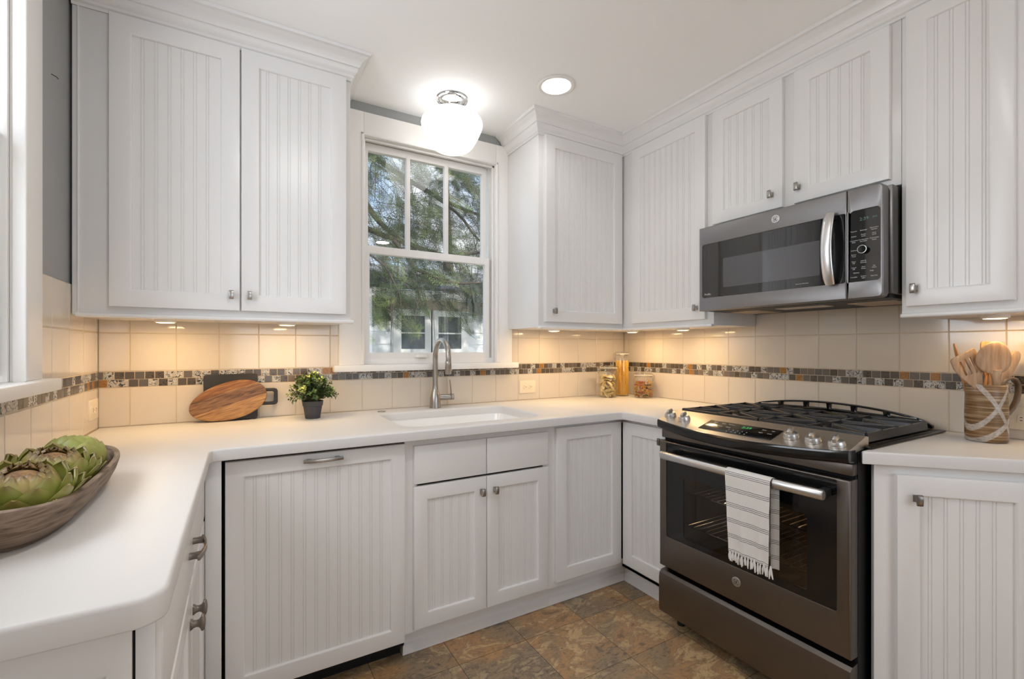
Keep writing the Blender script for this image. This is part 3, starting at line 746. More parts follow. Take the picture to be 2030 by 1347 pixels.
bm = bm_(); tube(bm, hp, [.009]+[.0105]*11+[.009], 14, flat=(1.75, .62)); hd = mk('handle', bm, HANDLE, dr)
for zz in (1.478, 1.716):
    bm = bm_(); box(bm, 1.866, 1.893, -1.553, -1.539, zz-.010, zz+.010, .002); mk('handle_post', bm, BLACKM, hd)
bm = bm_(); slab(bm, [(0, 0), (.094, 0), (.1035, .004), (.1085, .014), (.1085, .378), (.1035, .388), (.094, .392), (0, .392)], [[(.001, .060)]+rrect(.01, .101, .060, .313, .012, 4)[0:14]+[(.001, .313)]], .041, r=.004, rh=.001, M=MM(-1.5945, 1.408) @ FACE)
cp = mk('control_panel', bm, SLATE_LIT, mwv)
bm = bm_(); slab(bm, rect(.0012, .1008, .0605, .3125), (), .004, M=T(1.905, -1.5945, 1.408) @ R_RIGHT @ FACE @ T(0, 0, .0095)); kp = mk('touch_panel', bm, BLACKGL, cp)
MT = T(1.8912, -1.5945, 1.408) @ R_RIGHT @ FACE
bm = bm_(); sz = .0056
items = [('Popcorn', .020, .240, sz), ('Beverage', .050, .240, sz), ('Microwave', .082, .243, sz), ('Express', .082, .237, sz),
         ('Reheat', .020, .222, sz), ('Power', .050, .225, sz), ('Level', .050, .219, sz), ('Auto', .082, .225, sz), ('Cook', .082, .219, sz),
         ('Convection', .020, .207, sz), ('Bake', .020, .201, sz), ('Combination', .050, .207, sz), ('Fast Bake', .050, .201, sz), ('Convection', .082, .207, sz), ('Roast', .082, .201, sz),
         ('Defrost', .020, .172, sz), ('Sensor', .020, .157, sz), ('Cook', .020, .151, sz), ('Timer', .020, .132, sz), ('Off', .020, .126, sz), ('Add 30', .050, .132, sz), ('Seconds', .050, .126, sz),
         ('Cancel', .020, .111, sz), ('Off', .020, .105, sz), ('Start', .050, .111, sz), ('Pause', .050, .105, sz), ('Set', .082, .111, sz), ('Clock', .082, .105, sz), ('Help', .075, .094, sz), ('Options', .028, .092, sz),
         ('Turntable', .020, .077, sz), ('Surface', .050, .078, sz), ('Light', .050, .072, sz), ('Vent Fan', .082, .076, sz)]
text_into(bm, items, MT); mk('lettering', bm, LABELW, kp, angle=None)
bm = bm_(); text_into(bm, [('2:39', .052, .279, .016), ('PM', .084, .279, .010)], MT); mk('clock_display', bm, PALELED, kp, angle=None)
bm = bm_(); lathe(bm, [(.0135, 0), (.0135, .014), (.0125, .0155), (0, .0150)], (0, 0, 0), 28, M=T(1.8915, -1.6455, 1.579) @ R_RIGHT @ FACE); dk = mk('dial', bm, BLACKG, cp)
bm = bm_(); lathe(bm, [(.0140, .0120), (.0142, .0155), (.0128, .0158)], (0, 0, 0), 28, M=T(1.8915, -1.6455, 1.579) @ R_RIGHT @ FACE); mk('dial_ring', bm, HANDLE, dk)
bm = bm_(); box(bm, 1.945, 2.32, -1.70, -.98, 1.408, 1.4215); vb = mk('underside', bm, BLACKM, mwv)
FILT = paint('filter_mesh', (176, 160, 140), .45, metal=.6, bump=.3, bscale=300)
for a, b_ in ((-1.16, -1.00), (-1.68, -1.52)):
    bm = bm_(); box(bm, 2.06, 2.24, a, b_, 1.4045, 1.409, .001); mk('grease_filter', bm, FILT, vb)
bm = bm_(); box(bm, 2.05, 2.13, -1.44, -1.24, 1.405, 1.409, .001); mk('lamp_cover', bm, paint('lamp_cover_plastic', (200, 190, 175), .4), vb)

# ------------------------------------------------------------------ range
rg = empty('range', (1.98, -1.349, 0), 'slide-in gas range in dark slate steel with black glass oven door', 'range')
Y0, Y1 = -1.7255, -.9725
bm = bm_()
box(bm, 1.662, 2.32, Y0, Y0+.012, .05, .905); box(bm, 1.662, 2.32, Y1-.012, Y1, .05, .905); box(bm, 2.30, 2.32, Y0+.012, Y1-.012, .05, .905)
box(bm, 1.662, 2.30, Y0+.012, Y1-.012, .05, .08); box(bm, 1.72, 2.30, Y0+.012, Y1-.012, .895, .914)
mk('body', bm, BLACKM, rg)
for xx in (1.70, 2.26):
    for yy in (Y0+.05, Y1-.05):
        bm = bm_(); lathe(bm, [(0, 0), (.018, 0), (.018, .05)], (xx, yy, .001), 12); mk('foot', bm, BLACKM, rg)
MRr = lambda x, y, z: T(x, y, z) @ R_RIGHT
# drawer
bm = bm_(); prof = [(1.662, .062), (1.640, .060), (1.617, .066), (1.612, .08), (1.612, .215), (1.616, .236), (1.628, .247), (1.662, .250)]
a = [bm.verts.new((x, Y1-.001, z)) for x, z in prof]; b_ = [bm.verts.new((x, Y0+.001, z)) for x, z in prof]
for i in range(len(prof)): bm.faces.new((a[i], b_[i], b_[(i+1) % len(prof)], a[(i+1) % len(prof)]))
bm.faces.new(a); bm.faces.new(list(reversed(b_))); bmesh.ops.recalc_face_normals(bm, faces=bm.faces)
mk('drawer', bm, SLATE, rg)
# oven door
wD = Y1-Y0-.002
bm = bm_(); slab(bm, rect(0, wD, 0, .553), [rrect(.038, wD-.038, .135, .548, .006, 3)], .046, r=.006, rh=.0015, M=MRr(1.661, Y1-.001, .271) @ FACE); od = mk('oven_door', bm, SLATE, rg)
bm = bm_(); slab(bm, rrect(.0385, wD-.0385, .1355, .5475, .006, 3), [rrect(.128, wD-.128, .158, .412, .012, 4)], .004, M=MRr(1.622, Y1-.001, .271) @ FACE); mk('glass_border', bm, BLACKG, od)
bm = bm_(); slab(bm, rrect(.1285, wD-.1285, .1585, .4115, .012, 4), (), .003, M=MRr(1.6215, Y1-.001, .271) @ FACE); mk('oven_window', bm, SMOKE, od, angle=None)
bm = bm_(); slab(bm, rect(.04, wD-.04, .138, .545), [rrect(.118, wD-.118, .150, .42, .012, 4)], .03, M=MRr(1.658, Y1-.001, .271) @ FACE); mk('inner_liner', bm, BLACKM, od)
HB = V(1.560, 0, .776)
bm = bm_(); tube(bm, [(HB.x, -1.032, HB.z), (HB.x, -1.036, HB.z), (HB.x-.006, -1.2, HB.z), (HB.x-.009, -1.36, HB.z), (HB.x-.006, -1.52, HB.z), (HB.x, -1.672, HB.z), (HB.x, -1.676, HB.z)], [.013]+[.0155]*5+[.013], 16, flat=(.85, 1.1)); oh = mk('handle', bm, HANDLE, od)
for yy in (-1.050, -1.660):
    bm = bm_(); box(bm, HB.x+.006, 1.617, yy-.012, yy+.012, HB.z-.012, HB.z+.012, .003); mk('handle_post', bm, BLACKM, oh)
badge(od, T(1.615, -1.346, .352) @ R_RIGHT, .0175)
# oven cavity and racks
bm = bm_(); ya, yb, za, zb, xb = -1.66, -1.04, .35, .73, 2.20
vs = [bm.verts.new(c) for c in ((1.665, ya, za), (1.665, yb, za), (1.665, yb, zb), (1.665, ya, zb), (xb, ya, za), (xb, yb, za), (xb, yb, zb), (xb, ya, zb))]
for f in ((0, 1, 5, 4), (3, 7, 6, 2), (0, 4, 7, 3), (1, 2, 6, 5), (4, 5, 6, 7)): bm.faces.new([vs[i] for i in f])
cav = mk('oven_cavity', bm, OVENIN, rg, angle=None)
for zz in (.455, .600):
    bm = bm_()
    for q in range(21): tube(bm, [(1.70, ya+.02+.029*q, zz), (2.17, ya+.02+.029*q, zz)], .0022, 6)
    for xx in (1.70, 1.94, 2.17): tube(bm, [(xx, ya+.01, zz-.004), (xx, yb-.01, zz-.004)], .003, 6)
    mk('oven_rack', bm, CHROME, rg)
lamp('oven_lamp', 'POINT', (2.08, -1.50, .712), 3.2, (1, .72, .42), .015)
# strip above the door
bm = bm_(); box(bm, 1.630, 1.67, Y0+.001, Y1-.001, .836, .873, .003); mk('trim_strip', bm, SLATE, rg)
bm = bm_(); box(bm, 1.650, 1.69, Y0+.003, Y1-.003, .800, .908); mk('shadow_gap', bm, DARKGAP, rg)
# control console: bulging sloped top, black front
def xf(y):
    t = (y-Y0)/(Y1-Y0); return 1.603-.052*math.sin(PI*t)**.9*1.0
zf = lambda x: .915+.30*(x-1.60)
bm = bm_(); n = 28; f0 = []; f1 = []
for i in range(n+1):
    y = Y0+.002+(Y1-Y0-.004)*i/n; x = xf(y)
    f0.append([bm.verts.new(c) for c in ((x+.004, y, zf(x+.004)), (x+.010, y, zf(x+.010)), (1.722, y, zf(1.722)), (1.735, y, .948), (1.735, y, .915), (x+.02, y, .905))])
for a, b_ in zip(f0, f0[1:]):
    for k in range(6): bm.faces.new((a[k], b_[k], b_[(k+1) % 6], a[(k+1) % 6]))
bm.faces.new(f0[0]); bm.faces.new(list(reversed(f0[-1]))); bmesh.ops.recalc_face_normals(bm, faces=bm.faces)
con = mk('control_console', bm, STEEL, rg)
bm = bm_(); f0 = []
for i in range(n+1):
    y = Y0+.001+(Y1-Y0-.002)*i/n; x = xf(y); z = zf(x)
    f0.append([bm.verts.new(c) for c in ((x+.0045, y, z+.0015), (x+.001, y, z), (x-.001, y, z-.006), (x-.001, y, z-.022), (x+.002, y, z-.032), (x+.010, y, z-.037), (x+.040, y, z-.040), (x+.045, y, z))])
for a, b_ in zip(f0, f0[1:]):
    for k in range(8): bm.faces.new((a[k], b_[k], b_[(k+1) % 8], a[(k+1) % 8]))
bm.faces.new(f0[0]); bm.faces.new(list(reversed(f0[-1]))); bmesh.ops.recalc_face_normals(bm, faces=bm.faces)
mk('front_fascia', bm, BLACKG, rg)
al = math.atan(.30)
def on_console(x, y, dz=0): return Matrix.Translation((x, y, zf(x)+dz)) @ RY(-al)
# display: set in the slope
MD = T(1.628, -1.345, zf(1.628)+.0004) @ RY(-al) @ R_RIGHT       # local x -> -y, local y -> +x (up the slope)
bm = bm_(); slab(bm, rect(-.150, .146, -.040, .046), (), .0008, r=.0003, M=MD); dsp = mk('display', bm, BLACKG, con)
bm = bm_(); text_into(bm, [('Bake', -.115, .030, .008), ('Broil', -.080, .030, .008), ('Convect', -.045, .030, .008), ('Warm', -.115, .004, .008), ('Timer', -.080, .004, .008), ('Clock', -.045, .004, .008),
    ('1', -.030, -.014, .009), ('2', -.012, -.014, .009), ('3', .006, -.014, .009), ('4', .024, -.014, .009), ('5', .042, -.014, .009), ('6', -.030, -.030, .009), ('7', -.012, -.030, .009), ('8', .006, -.030, .009), ('9', .024, -.030, .009), ('0', .042, -.030, .009),
    ('Start', .085, .028, .008), ('Off', .118, .028, .008), ('Light', .085, .004, .008), ('Lock', .118, .004, .008)], MD @ T(0, 0, .0009)); mk('lettering', bm, LABELW, dsp, angle=None)
bm = bm_(); text_into(bm, [('2:39', .020, .022, .022)], MD @ T(0, 0, .0010)); mk('clock_digits', bm, GREENLED, dsp, angle=None)
for x, y in ((1.650, -1.006), (1.640, -1.088), (1.636, -1.537), (1.632, -1.609), (1.631, -1.680)):
    M = on_console(x, y, .0006)
    bm = bm_(); lathe(bm, [(0, 0), (.0245, 0), (.0245, .003), (.0235, .010), (.021, .016), (.015, .0185), (0, .0190)], (0, 0, 0), 28, M=M); kb = mk('burner_knob', bm, HANDLE, con)
    bm = bm_(); slab(bm, [(-.021, .010), (.021, .010), (.019, .028), (.010, .033), (-.010, .033), (-.019, .028)], (), .011, r=.002, rb=.002, M=M @ RZ(.2) @ T(0, .0055, 0) @ FACE, seg=2); mk('grip', bm, HANDLE, kb)
# cooktop
bm = bm_(); box(bm, 1.736, 2.285, -1.7270, -.9695, .9145, .923, .003); box(bm, 1.70, 2.30, -1.7440, -1.7255, .9146, .9225, .003); box(bm, 1.70, 2.30, -.9725, -.954, .9146, .9225, .003)
mk('cooktop', bm, paint('cooktop_enamel', (12, 12, 12), .32, spec=.25), rg)
for x, y, r in ((1.86, -1.155, .045), (2.10, -1.155, .036), (1.86, -1.535, .050), (2.10, -1.535, .036), (1.98, -1.345, .042)):
    bm = bm_(); lathe(bm, [(r+.012, 0), (r+.010, .006), (r, .008), (r, .014), (r-.006, .018), (0, .018)], (x, y, .923), 24); bn = mk('burner', bm, IRON, rg)
def bar(bm, p, q, w=.010, z0=.943, z1=.958):
    p, q = V(*p, 0), V(*q, 0); d = (q-p).normalized(); s = V(-d.y, d.x, 0)
    lo = [p+s*w*.65, q+s*w*.65, q-s*w*.65, p-s*w*.65]; hi = [p+s*w*.38, q+s*w*.38, q-s*w*.38, p-s*w*.38]
    a = [bm.verts.new((c.x, c.y, z0)) for c in lo]; b_ = [bm.verts.new((c.x, c.y, z1)) for c in hi]
    for k in range(4): bm.faces.new((a[k], a[(k+1) % 4], b_[(k+1) % 4], b_[k]))
    bm.faces.new(b_); bm.faces.new(list(reversed(a)))
for ya, yb in ((-1.344, -.986), (-1.707, -1.349)):
    bm = bm_(); xa, xb = 1.756, 2.222
    for p, q in (((xa, ya), (xa, yb)), ((xb, ya), (xb, yb)), ((xa, ya), (xb, ya)), ((xa, yb), (xb, yb))): bar(bm, p, q, .014, .928, .956)
    xm = (xa+xb)/2; ymid = (ya+yb)/2; bar(bm, (xm, ya), (xm, yb))
    for cx in ((xa+xm)/2, (xm+xb)/2):
        hx = (xm-xa)/2; hy = (yb-ya)/2
        for sx_ in (-1, 1):
            bar(bm, (cx+sx_*hx, ymid), (cx+sx_*.026, ymid)); bar(bm, (cx, ymid+sx_*hy), (cx, ymid+sx_*.026))
            for sy in (-1, 1): bar(bm, (cx+sx_*hx, ymid+sy*hy), (cx+sx_*.030, ymid+sy*.046))
    for px_ in (xa+.01, xb-.01):
        for py_ in (ya+.01, yb-.01): box(bm, px_-.007, px_+.007, py_-.007, py_+.007, .9235, .945)
    bmesh.ops.recalc_face_normals(bm, faces=bm.faces)
    mk('grate', bm, IRON, rg)
# arched vent trim at the back
arc_o = []; ys, ye = .976, 1.712
for i in range(25):
    t = i/24; arc_o.append((ye+(ys-ye)*t, .936+.056*math.sin(PI*t)**.55))
holes = []
for k, (t0, t1) in enumerate(((.07, .20), (.225, .36), (.385, .495), (.515, .625), (.65, .785), (.81, .94))):
    loop = []
    top = lambda t: .936+.056*math.sin(PI*t)**.55-.0085
    for i in range(7): t = t0+(t1-t0)*i/6; loop.append((ys+(ye-ys)*t, .9515+.012*math.sin(PI*t)))
    for i in range(7): t = t1-(t1-t0)*(i/6); loop.append((ys+(ye-ys)*(t*.96+.02*(t0+t1)), max(top(t), .9515+.012*math.sin(PI*t)+.004)))
    holes.append(loop)
bm = bm_(); slab(bm, [(ys, .925)]+[(ye, .925)]+arc_o, holes, .016, r=.003, rh=.003, M=MRr(2.292, 0, 0) @ FACE, seg=2); mk('vent_trim', bm, BLACKG, rg)

# ------------------------------------------------------------------ towel on the oven handle
TOWEL, nt, out = material('striped_linen'); L = nt.links
b = N(nt, 'ShaderNodeBsdfPrincipled', Roughness=.9); L.new(b.outputs[0], out.inputs[0])
uvn = N(nt, 'ShaderNodeUVMap', uv_map='UVMap'); sp_ = N(nt, 'ShaderNodeSeparateXYZ'); L.new(uvn.outputs[0], sp_.inputs[0])
def M_(op, a, b_=None):
    m = N(nt, 'ShaderNodeMath', operation=op)
    for i, v in enumerate((a, b_)):
        if v is None: continue
        if hasattr(v, 'links'): L.new(v, m.inputs[i])
        else: m.inputs[i].default_value = v
    return m.outputs[0]
wz = N(nt, 'ShaderNodeTexNoise', Scale=60., Detail=2.); L.new(uvn.outputs[0], wz.inputs['Vector'])
v_ = M_('ADD', sp_.outputs[1], M_('MULTIPLY', M_('SUBTRACT', wz.outputs['Fac'], .5), .003))
grp = M_('MODULO', v_, .0555); ln = M_('MODULO', grp, .0060)
msk = M_('MULTIPLY', M_('LESS_THAN', grp, .0165), M_('LESS_THAN', ln, .0017))
c = mixc(nt, msk, s2l((224, 220, 215)), s2l((62, 60, 64))); L.new(c, b.inputs['Base Color'])
wv = N(nt, 'ShaderNodeTexNoise', Scale=500., Detail=2.); L.new(uvn.outputs[0], wv.inputs['Vector'])
bp = N(nt, 'ShaderNodeBump', Strength=.25, Distance=.001); L.new(wv.outputs['Fac'], bp.inputs['Height']); L.new(bp.outputs[0], b.inputs['Normal'])
tw = empty('dish_towel', (HB.x, -1.44, .46), 'white dish towel with thin dark stripes hung over the oven handle', 'towel')
def cloth(y_l, y_r, z_front, z_back, off, name, front=True):
    bm = bm_(); uvl = bm.loops.layers.uv.new('UVMap'); R = .0195
    path = []     # (dx, z, s) : front bottom up, over, back down
    Lf = HB.z-z_front; nA, nB, nC = 26, 8, 20
    for i in range(nA): path.append((-R-off, z_front+Lf*i/nA))
    for i in range(nB+1): a = PI-PI*i/nB; path.append(((R+off)*math.cos(a), HB.z+(R+off)*math.sin(a)))
    for i in range(1, nC+1): path.append((R*.6+off*.3, HB.z-(HB.z-z_back)*i/nC))
    s = 0; rows = []; uvs = []; m = 18; pv = None
    for (dx, z) in path:
        p = V(dx, z)
        if pv is not None: s += (p-pv).length
        pv = p; row = []; fall = max(0, (HB.z-z)/.33)
        for k in range(m+1):
            t = k/m; narrow = .022*fall*(1-t)+.004*fall*t
            y = y_l+(y_r-y_l)*t; y += -narrow*(1-t)+narrow*t*.5
            w = fall*(.006*math.sin(3.1*PI*t+.8)+.003*math.sin(7*PI*t+4*z))
            ww = noise.noise(V(t*4, z*14, off*50))*.003*min(1, fall*3)
            row.append(bm.verts.new((HB.x-.008+dx+(-abs(w) if dx < 0 else abs(w))+(ww if dx < 0 else -ww)*(1 if dx < 0 else 0), y, z)))
        rows.append(row); uvs.append(s)
    for i in range(len(rows)-1):
        for k in range(m):
            f = bm.faces.new((rows[i][k], rows[i][k+1], rows[i+1][k+1], rows[i+1][k]))
            for l, (ii, kk) in zip(f.loops, ((i, k), (i, k+1), (i+1, k+1), (i+1, k))): l[uvl].uv = (kk/m*.18, uvs[ii]+.004)
    bmesh.ops.recalc_face_normals(bm, faces=bm.faces)
    bmesh.ops.solidify(bm, geom=list(bm.faces), thickness=.0016)
    return mk(name, bm, TOWEL, tw, angle=60), rows
cl, _ = cloth(-1.355, -1.522, .498, .52, .0, 'cloth')
bm = bm_()
def fringe_at(y, z, x):
    for q in range(3):
        dy = random.uniform(-.004, .004); l = random.uniform(.026, .040)
        tube(bm, [(x, y+dy*.3, z+.004), (x+random.uniform(-.002, .002), y+dy, z-l*.5), (x+random.uniform(-.005, .005), y+dy*1.6, z-l)], [.0016, .0036, .0022], 6)
for q in range(14):
    t = q/13; fringe_at(-1.378+(-1.527+1.378)*t, .500, HB.x-.030)
mk('fringe', bm, paint('white_cotton_fringe', (228, 225, 221), .9), tw, angle=80)
# inner folded layer showing at the right edge
bm = bm_(); uvl = bm.loops.layers.uv.new('UVMap'); rows = []
for i in range(21):
    z = .488+(HB.z-.02-.488)*i/20; r = []
    for k in range(7):
        t = k/6; r.append(bm.verts.new((HB.x-.010+.012*t+.003*math.sin(5*z*20*0+t*4), -1.515-.024*t-.004*math.sin(PI*t)*(1-i/20), z)))
    rows.append(r)
for i in range(20):
    for k in range(6):
        f = bm.faces.new((rows[i][k], rows[i][k+1], rows[i+1][k+1], rows[i+1][k]))
        for l, (ii, kk) in zip(f.loops, ((i, k), (i, k+1), (i+1, k+1), (i+1, k))): l[uvl].uv = (kk*.01, .02+ii*.0145)
bmesh.ops.solidify(bm, geom=list(bm.faces), thickness=.0016)
mk('inner_fold', bm, TOWEL, tw, angle=60)

# ------------------------------------------------------------------ ceiling lights
pl = empty('ceiling_light', (.925, -.255, 2.20), 'lit white schoolhouse globe light with chrome base near the window', 'light')
PC = (.925, -.255, 0)
bm = bm_(); lathe(bm, [(0, 2.489), (.078, 2.489), (.080, 2.485), (.078, 2.481), (.070, 2.478), (.066, 2.472), (.060, 2.468), (.050, 2.460), (.044, 2.448), (.036, 2.444), (.036, 2.432), (.050, 2.428), (.056, 2.420), (.054, 2.412), (0, 2.412)][::-1], PC, 40); mk('canopy', bm, CHROME, pl)
bm = bm_(); lathe(bm, [(0, 2.226), (.050, 2.227), (.078, 2.233), (.095, 2.243), (.102, 2.251), (.108, 2.258), (.121, 2.280), (.136, 2.310), (.147, 2.335), (.1525, 2.350), (.154, 2.362), (.151, 2.375), (.140, 2.390), (.120, 2.403), (.090, 2.412), (.060, 2.417), (.050, 2.418)], PC, 48); mk('globe_shade', bm, OPAL, pl, angle=50)
rl = empty('recessed_light', (1.309, -.616, 2.487), 'lit white recessed downlight in the ceiling right of the globe light', 'light')
RC = (*CANS[0], 0)
bm = bm_(); lathe(bm, [(.068, 2.492), (.070, 2.486), (.084, 2.484), (.092, 2.4885)], RC, 40); mk('trim_ring', bm, TRIMW, rl)
bm = bm_(); pr_ = []
for i in range(8):
    z = 2.489+.009*i; pr_ += [(.069-.0022*i, z), (.0672-.0022*i, z+.005)]
lathe(bm, pr_[::-1], RC, 40); mk('baffle', bm, TRIMW, rl, angle=20)
bm = bm_(); lathe(bm, [(0, 2.556), (.052, 2.558)], RC, 32); mk('lens', bm, CANLENS, rl)
lamp('recessed_light_lamp', 'AREA', (1.309, -.616, 2.545), 1.0, (1, .98, .95), .09)

# ------------------------------------------------------------------ cutting boards
WOODB, nt, out = material('acacia_board'); L = nt.links
b = N(nt, 'ShaderNodeBsdfPrincipled', Roughness=.45); L.new(b.outputs[0], out.inputs[0])
tc = N(nt, 'ShaderNodeTexCoord'); mp = N(nt, 'ShaderNodeMapping'); mp.inputs['Rotation'].default_value = (0, math.radians(17), 0); L.new(tc.outputs['Object'], mp.inputs[0])
sp_ = N(nt, 'ShaderNodeSeparateXYZ'); L.new(mp.outputs[0], sp_.inputs[0])
ms = N(nt, 'ShaderNodeMapping'); ms.inputs['Scale'].default_value = (2.2, 8, 30); L.new(mp.outputs[0], ms.inputs[0])
nz = N(nt, 'ShaderNodeTexNoise', Scale=2.4, Detail=7., Distortion=1.2, Roughness=.6); L.new(ms.outputs[0], nz.inputs['Vector'])
fine = N(nt, 'ShaderNodeTexNoise', Scale=9., Detail=5.); L.new(ms.outputs[0], fine.inputs['Vector'])
top = ramp(nt, nz.outputs['Fac'], [(.3, (108, 64, 28)), (.5, (158, 104, 52)), (.7, (190, 138, 80))])
mid = ramp(nt, nz.outputs['Fac'], [(.32, (84, 56, 34)), (.46, (134, 96, 62)), (.58, (164, 124, 86)), (.72, (112, 78, 48))])
bot = ramp(nt, nz.outputs['Fac'], [(.3, (164, 114, 62)), (.5, (192, 144, 88)), (.7, (210, 166, 112))])
def gt(v, th):
    m = N(nt, 'ShaderNodeMath', operation='GREATER_THAN'); m.inputs[1].default_value = th; L.new(v, m.inputs[0]); return m.outputs[0]
c = mixc(nt, gt(sp_.outputs[2], .066), bot, mid); c = mixc(nt, gt(sp_.outputs[2], .122), c, top)
c = mixc(nt, .75, c, ramp(nt, fine.outputs['Fac'], [(.35, (150, 132, 118)), (.6, (238, 234, 230))]), 'MULTIPLY'); L.new(c, b.inputs['Base Color'])
LEAN = RX(math.radians(-8.5))
bm = bm_(); hx = .072
outl = rrect(-.134, hx, 0, .203, .012, 4)
hand = [(hx, .058), (.140, .058), (.149, .062), (.153, .070), (.153, .122), (.149, .130), (.140, .134), (hx, .134)]
ol = [p for p in outl if p[0] < hx-.001 and p[1] < .05] 
loop = [(-.134+.012, 0), (hx-.012, 0), (hx-.004, .003), (hx, .012)]+hand+[(hx, .191), (hx-.004, .200), (hx-.012, .203), (-.122, .203), (-.130, .200), (-.134, .191), (-.134, .012), (-.130, .003)]
slab(bm, loop, [rrect(hx+.004, .138, .073, .120, .008, 4)], .014, r=.003, rb=.003, M=T(0, -.034, .9150) @ LEAN @ FACE)
mk('cutting_board', bm, BLACKBOARD, label='black rectangular cutting board with loop handle leaning behind the oval board', cat='cutting board')
bm = bm_(); loop = []
for i in range(64):
    a = 2*PI*i/64; rx = .1475 if math.cos(a) > 0 else .150
    x = rx*math.copysign(abs(math.cos(a))**.96, math.cos(a)); y = (.082+.007*math.cos(a))*math.sin(a)
    loop.append((-.037+x*math.cos(.26)-y*math.sin(.26), .092+x*math.sin(.26)+y*math.cos(.26)))
mn = min(p[1] for p in loop); loop = [(x, y-mn) for x, y in loop]
slab(bm, loop, (), .016, r=.004, rb=.004, M=T(0, -.0515, .9150) @ LEAN @ FACE)
mk('cutting_board', bm, WOODB, label='oval striped wooden cutting board leaning against the backsplash', cat='cutting board')

# ------------------------------------------------------------------ potted plant
LEAFM, nt, out = material('small_green_leaves'); L = nt.links
b = N(nt, 'ShaderNodeBsdfPrincipled', Roughness=.5); L.new(b.outputs[0], out.inputs[0])
at = N(nt, 'ShaderNodeAttribute', attribute_name='rnd'); L.new(at.outputs['Color'], b.inputs['Base Color'])
pp = empty('potted_plant', (.288, -.145, .914), 'small leafy green plant in a charcoal pot beside the cutting boards', 'plant')
PX, PY = .288, -.145
bm = bm_(); lathe(bm, [(0, .002), (.031, 0), (.032, .002), (.040, .056), (.0425, .057), (.0450, .078), (.0435, .079), (.0415, .070), (0, .070)], (PX, PY, .9145), 36); mk('pot', bm, POTM, pp)
bm = bm_(); lathe(bm, [(.0408, .0705), (0, .074)], (PX, PY, .9145), 24); mk('soil', bm, SOIL, pp)
def leafquad(bm, ca, p, d, n, l, w, col, fold=.25):
    s = d.cross(n).normalized(); n = s.cross(d).normalized()
    pts = [p, p+d*l*.45+s*w*.5+n*l*.04, p+d*l-n*l*.10, p+d*l*.45-s*w*.5+n*l*.04, p+d*l*.5-n*w*fold]
    v = [bm.verts.new(q) for q in pts]
    for f in ((0, 1, 4), (1, 2, 4), (2, 3, 4), (3, 0, 4)):
        ff = bm.faces.new([v[i] for i in f])
        for lp in ff.loops: lp[ca] = (*col, 1)
def mixcol(a, b_, t): return tuple(x+(y-x)*t for x, y in zip(a, b_))
G1, G2, G3 = s2l((46, 68, 38)), s2l((104, 132, 66)), s2l((206, 214, 120))
random.seed(11)
bm = bm_(); ca = bm.loops.layers.float_color.new('rnd'); sb = bm_()
for i in range(125):
    az = random.uniform(0, 2*PI); el = random.uniform(.02, 1.0)**.8*PI/2; R = random.uniform(.80, 1.0)
    d = V(math.cos(az)*math.cos(el), math.sin(az)*math.cos(el), math.sin(el))
    tip = V(PX, PY, .995)+V(d.x*.108*R, d.y*.10*R, d.z*.138*R-.010); base = V(PX+d.x*.015, PY+d.y*.015, .986)
    mid_ = (base+tip)/2+V(0, 0, .022); pts = [base, (base*.45+mid_*.55), mid_, (mid_*.4+tip*.6), tip]
    tube(sb, pts, [.0013, .0012, .0011, .0009, .0006], 5)
    tone = random.random(); nl = 15
    for k in range(nl):
        t = .22+.78*k/(nl-1); j = min(3, int(t*4)); u = t*4-j; p = pts[j].lerp(pts[j+1], u); ax = (pts[j+1]-pts[j]).normalized()
        s = ax.cross(V(0, 0, 1)).normalized(); rot = Matrix.Rotation(k*PI/2*1.0+.4, 3, ax)
        dd_ = ((rot @ s)*.9+ax*.75).normalized(); l = random.uniform(.014, .023)*(1-.25*t)
        col = mixcol(G1, G2, random.random()*.8+.2*t)
        if tone > .72 and t > .72: col = mixcol(G2, G3, random.uniform(.5, 1))
        elif tone < .12: col = mixcol(col, s2l((88, 62, 44)), .5)
        leafquad(bm, ca, p, dd_, (ax+V(0, 0, .4)), l, l*.72, col)
mk('foliage', bm, LEAFM, pp, angle=60); mk('stems', sb, paint('plant_stem', (92, 84, 52), .7), pp)

# ------------------------------------------------------------------ dough bowl with artichokes
BOWLW = ramp_mat('weathered_wood', [(.30, (72, 56, 44)), (.42, (118, 98, 80)), (.52, (142, 122, 104)), (.62, (98, 76, 58)), (.75, (154, 136, 118))], .7, 2.4, 8, (5, 3, 30), bump=.25, distortion=.35, rot=(.75, .0, .1))
BC = V(-.335, -1.185); HL, HW = .283, .098
def bowl_loop(k, z, n=56, sl=1.0):
    out_ = []
    for i in range(n):
        a = 2*PI*i/n; c_, s_ = math.cos(a), math.sin(a); e_ = .62
        out_.append(V(BC.x+.012*math.sin(a)*0+HW*k*math.copysign(abs(c_)**e_, c_), BC.y+HL*(k*.35+.65*sl if k < 1 else 1)*math.copysign(abs(s_)**e_, s_), z+.012*abs(s_)**3*(1 if z > .93 else 0)))
    return out_
bm = bm_(); rows = []
for k, z, sl in ((.60, .9150, .80), (.70, .9165, .86), (.84, .932, .92), (.95, .955, .97), (1.0, .974, 1), (1.0, .979, 1), (.955, .981, .985), (.90, .979, .965), (.84, .955, .93), (.72, .934, .86), (.5, .926, .75)):
    rows.append([bm.verts.new(p) for p in bowl_loop(k, z, sl=sl)])
for a, b_ in zip(rows, rows[1:]):
    n = len(a)
    for i in range(n): bm.faces.new((a[i], a[(i+1) % n], b_[(i+1) % n], b_[i]))
bm.faces.new(list(reversed(rows[0]))); bm.faces.new(rows[-1]); bmesh.ops.recalc_face_normals(bm, faces=bm.faces)
mk('dough_bowl', bm, BOWLW, label='long weathered wooden dough bowl holding artichokes on the left worktop', cat='bowl', angle=50)
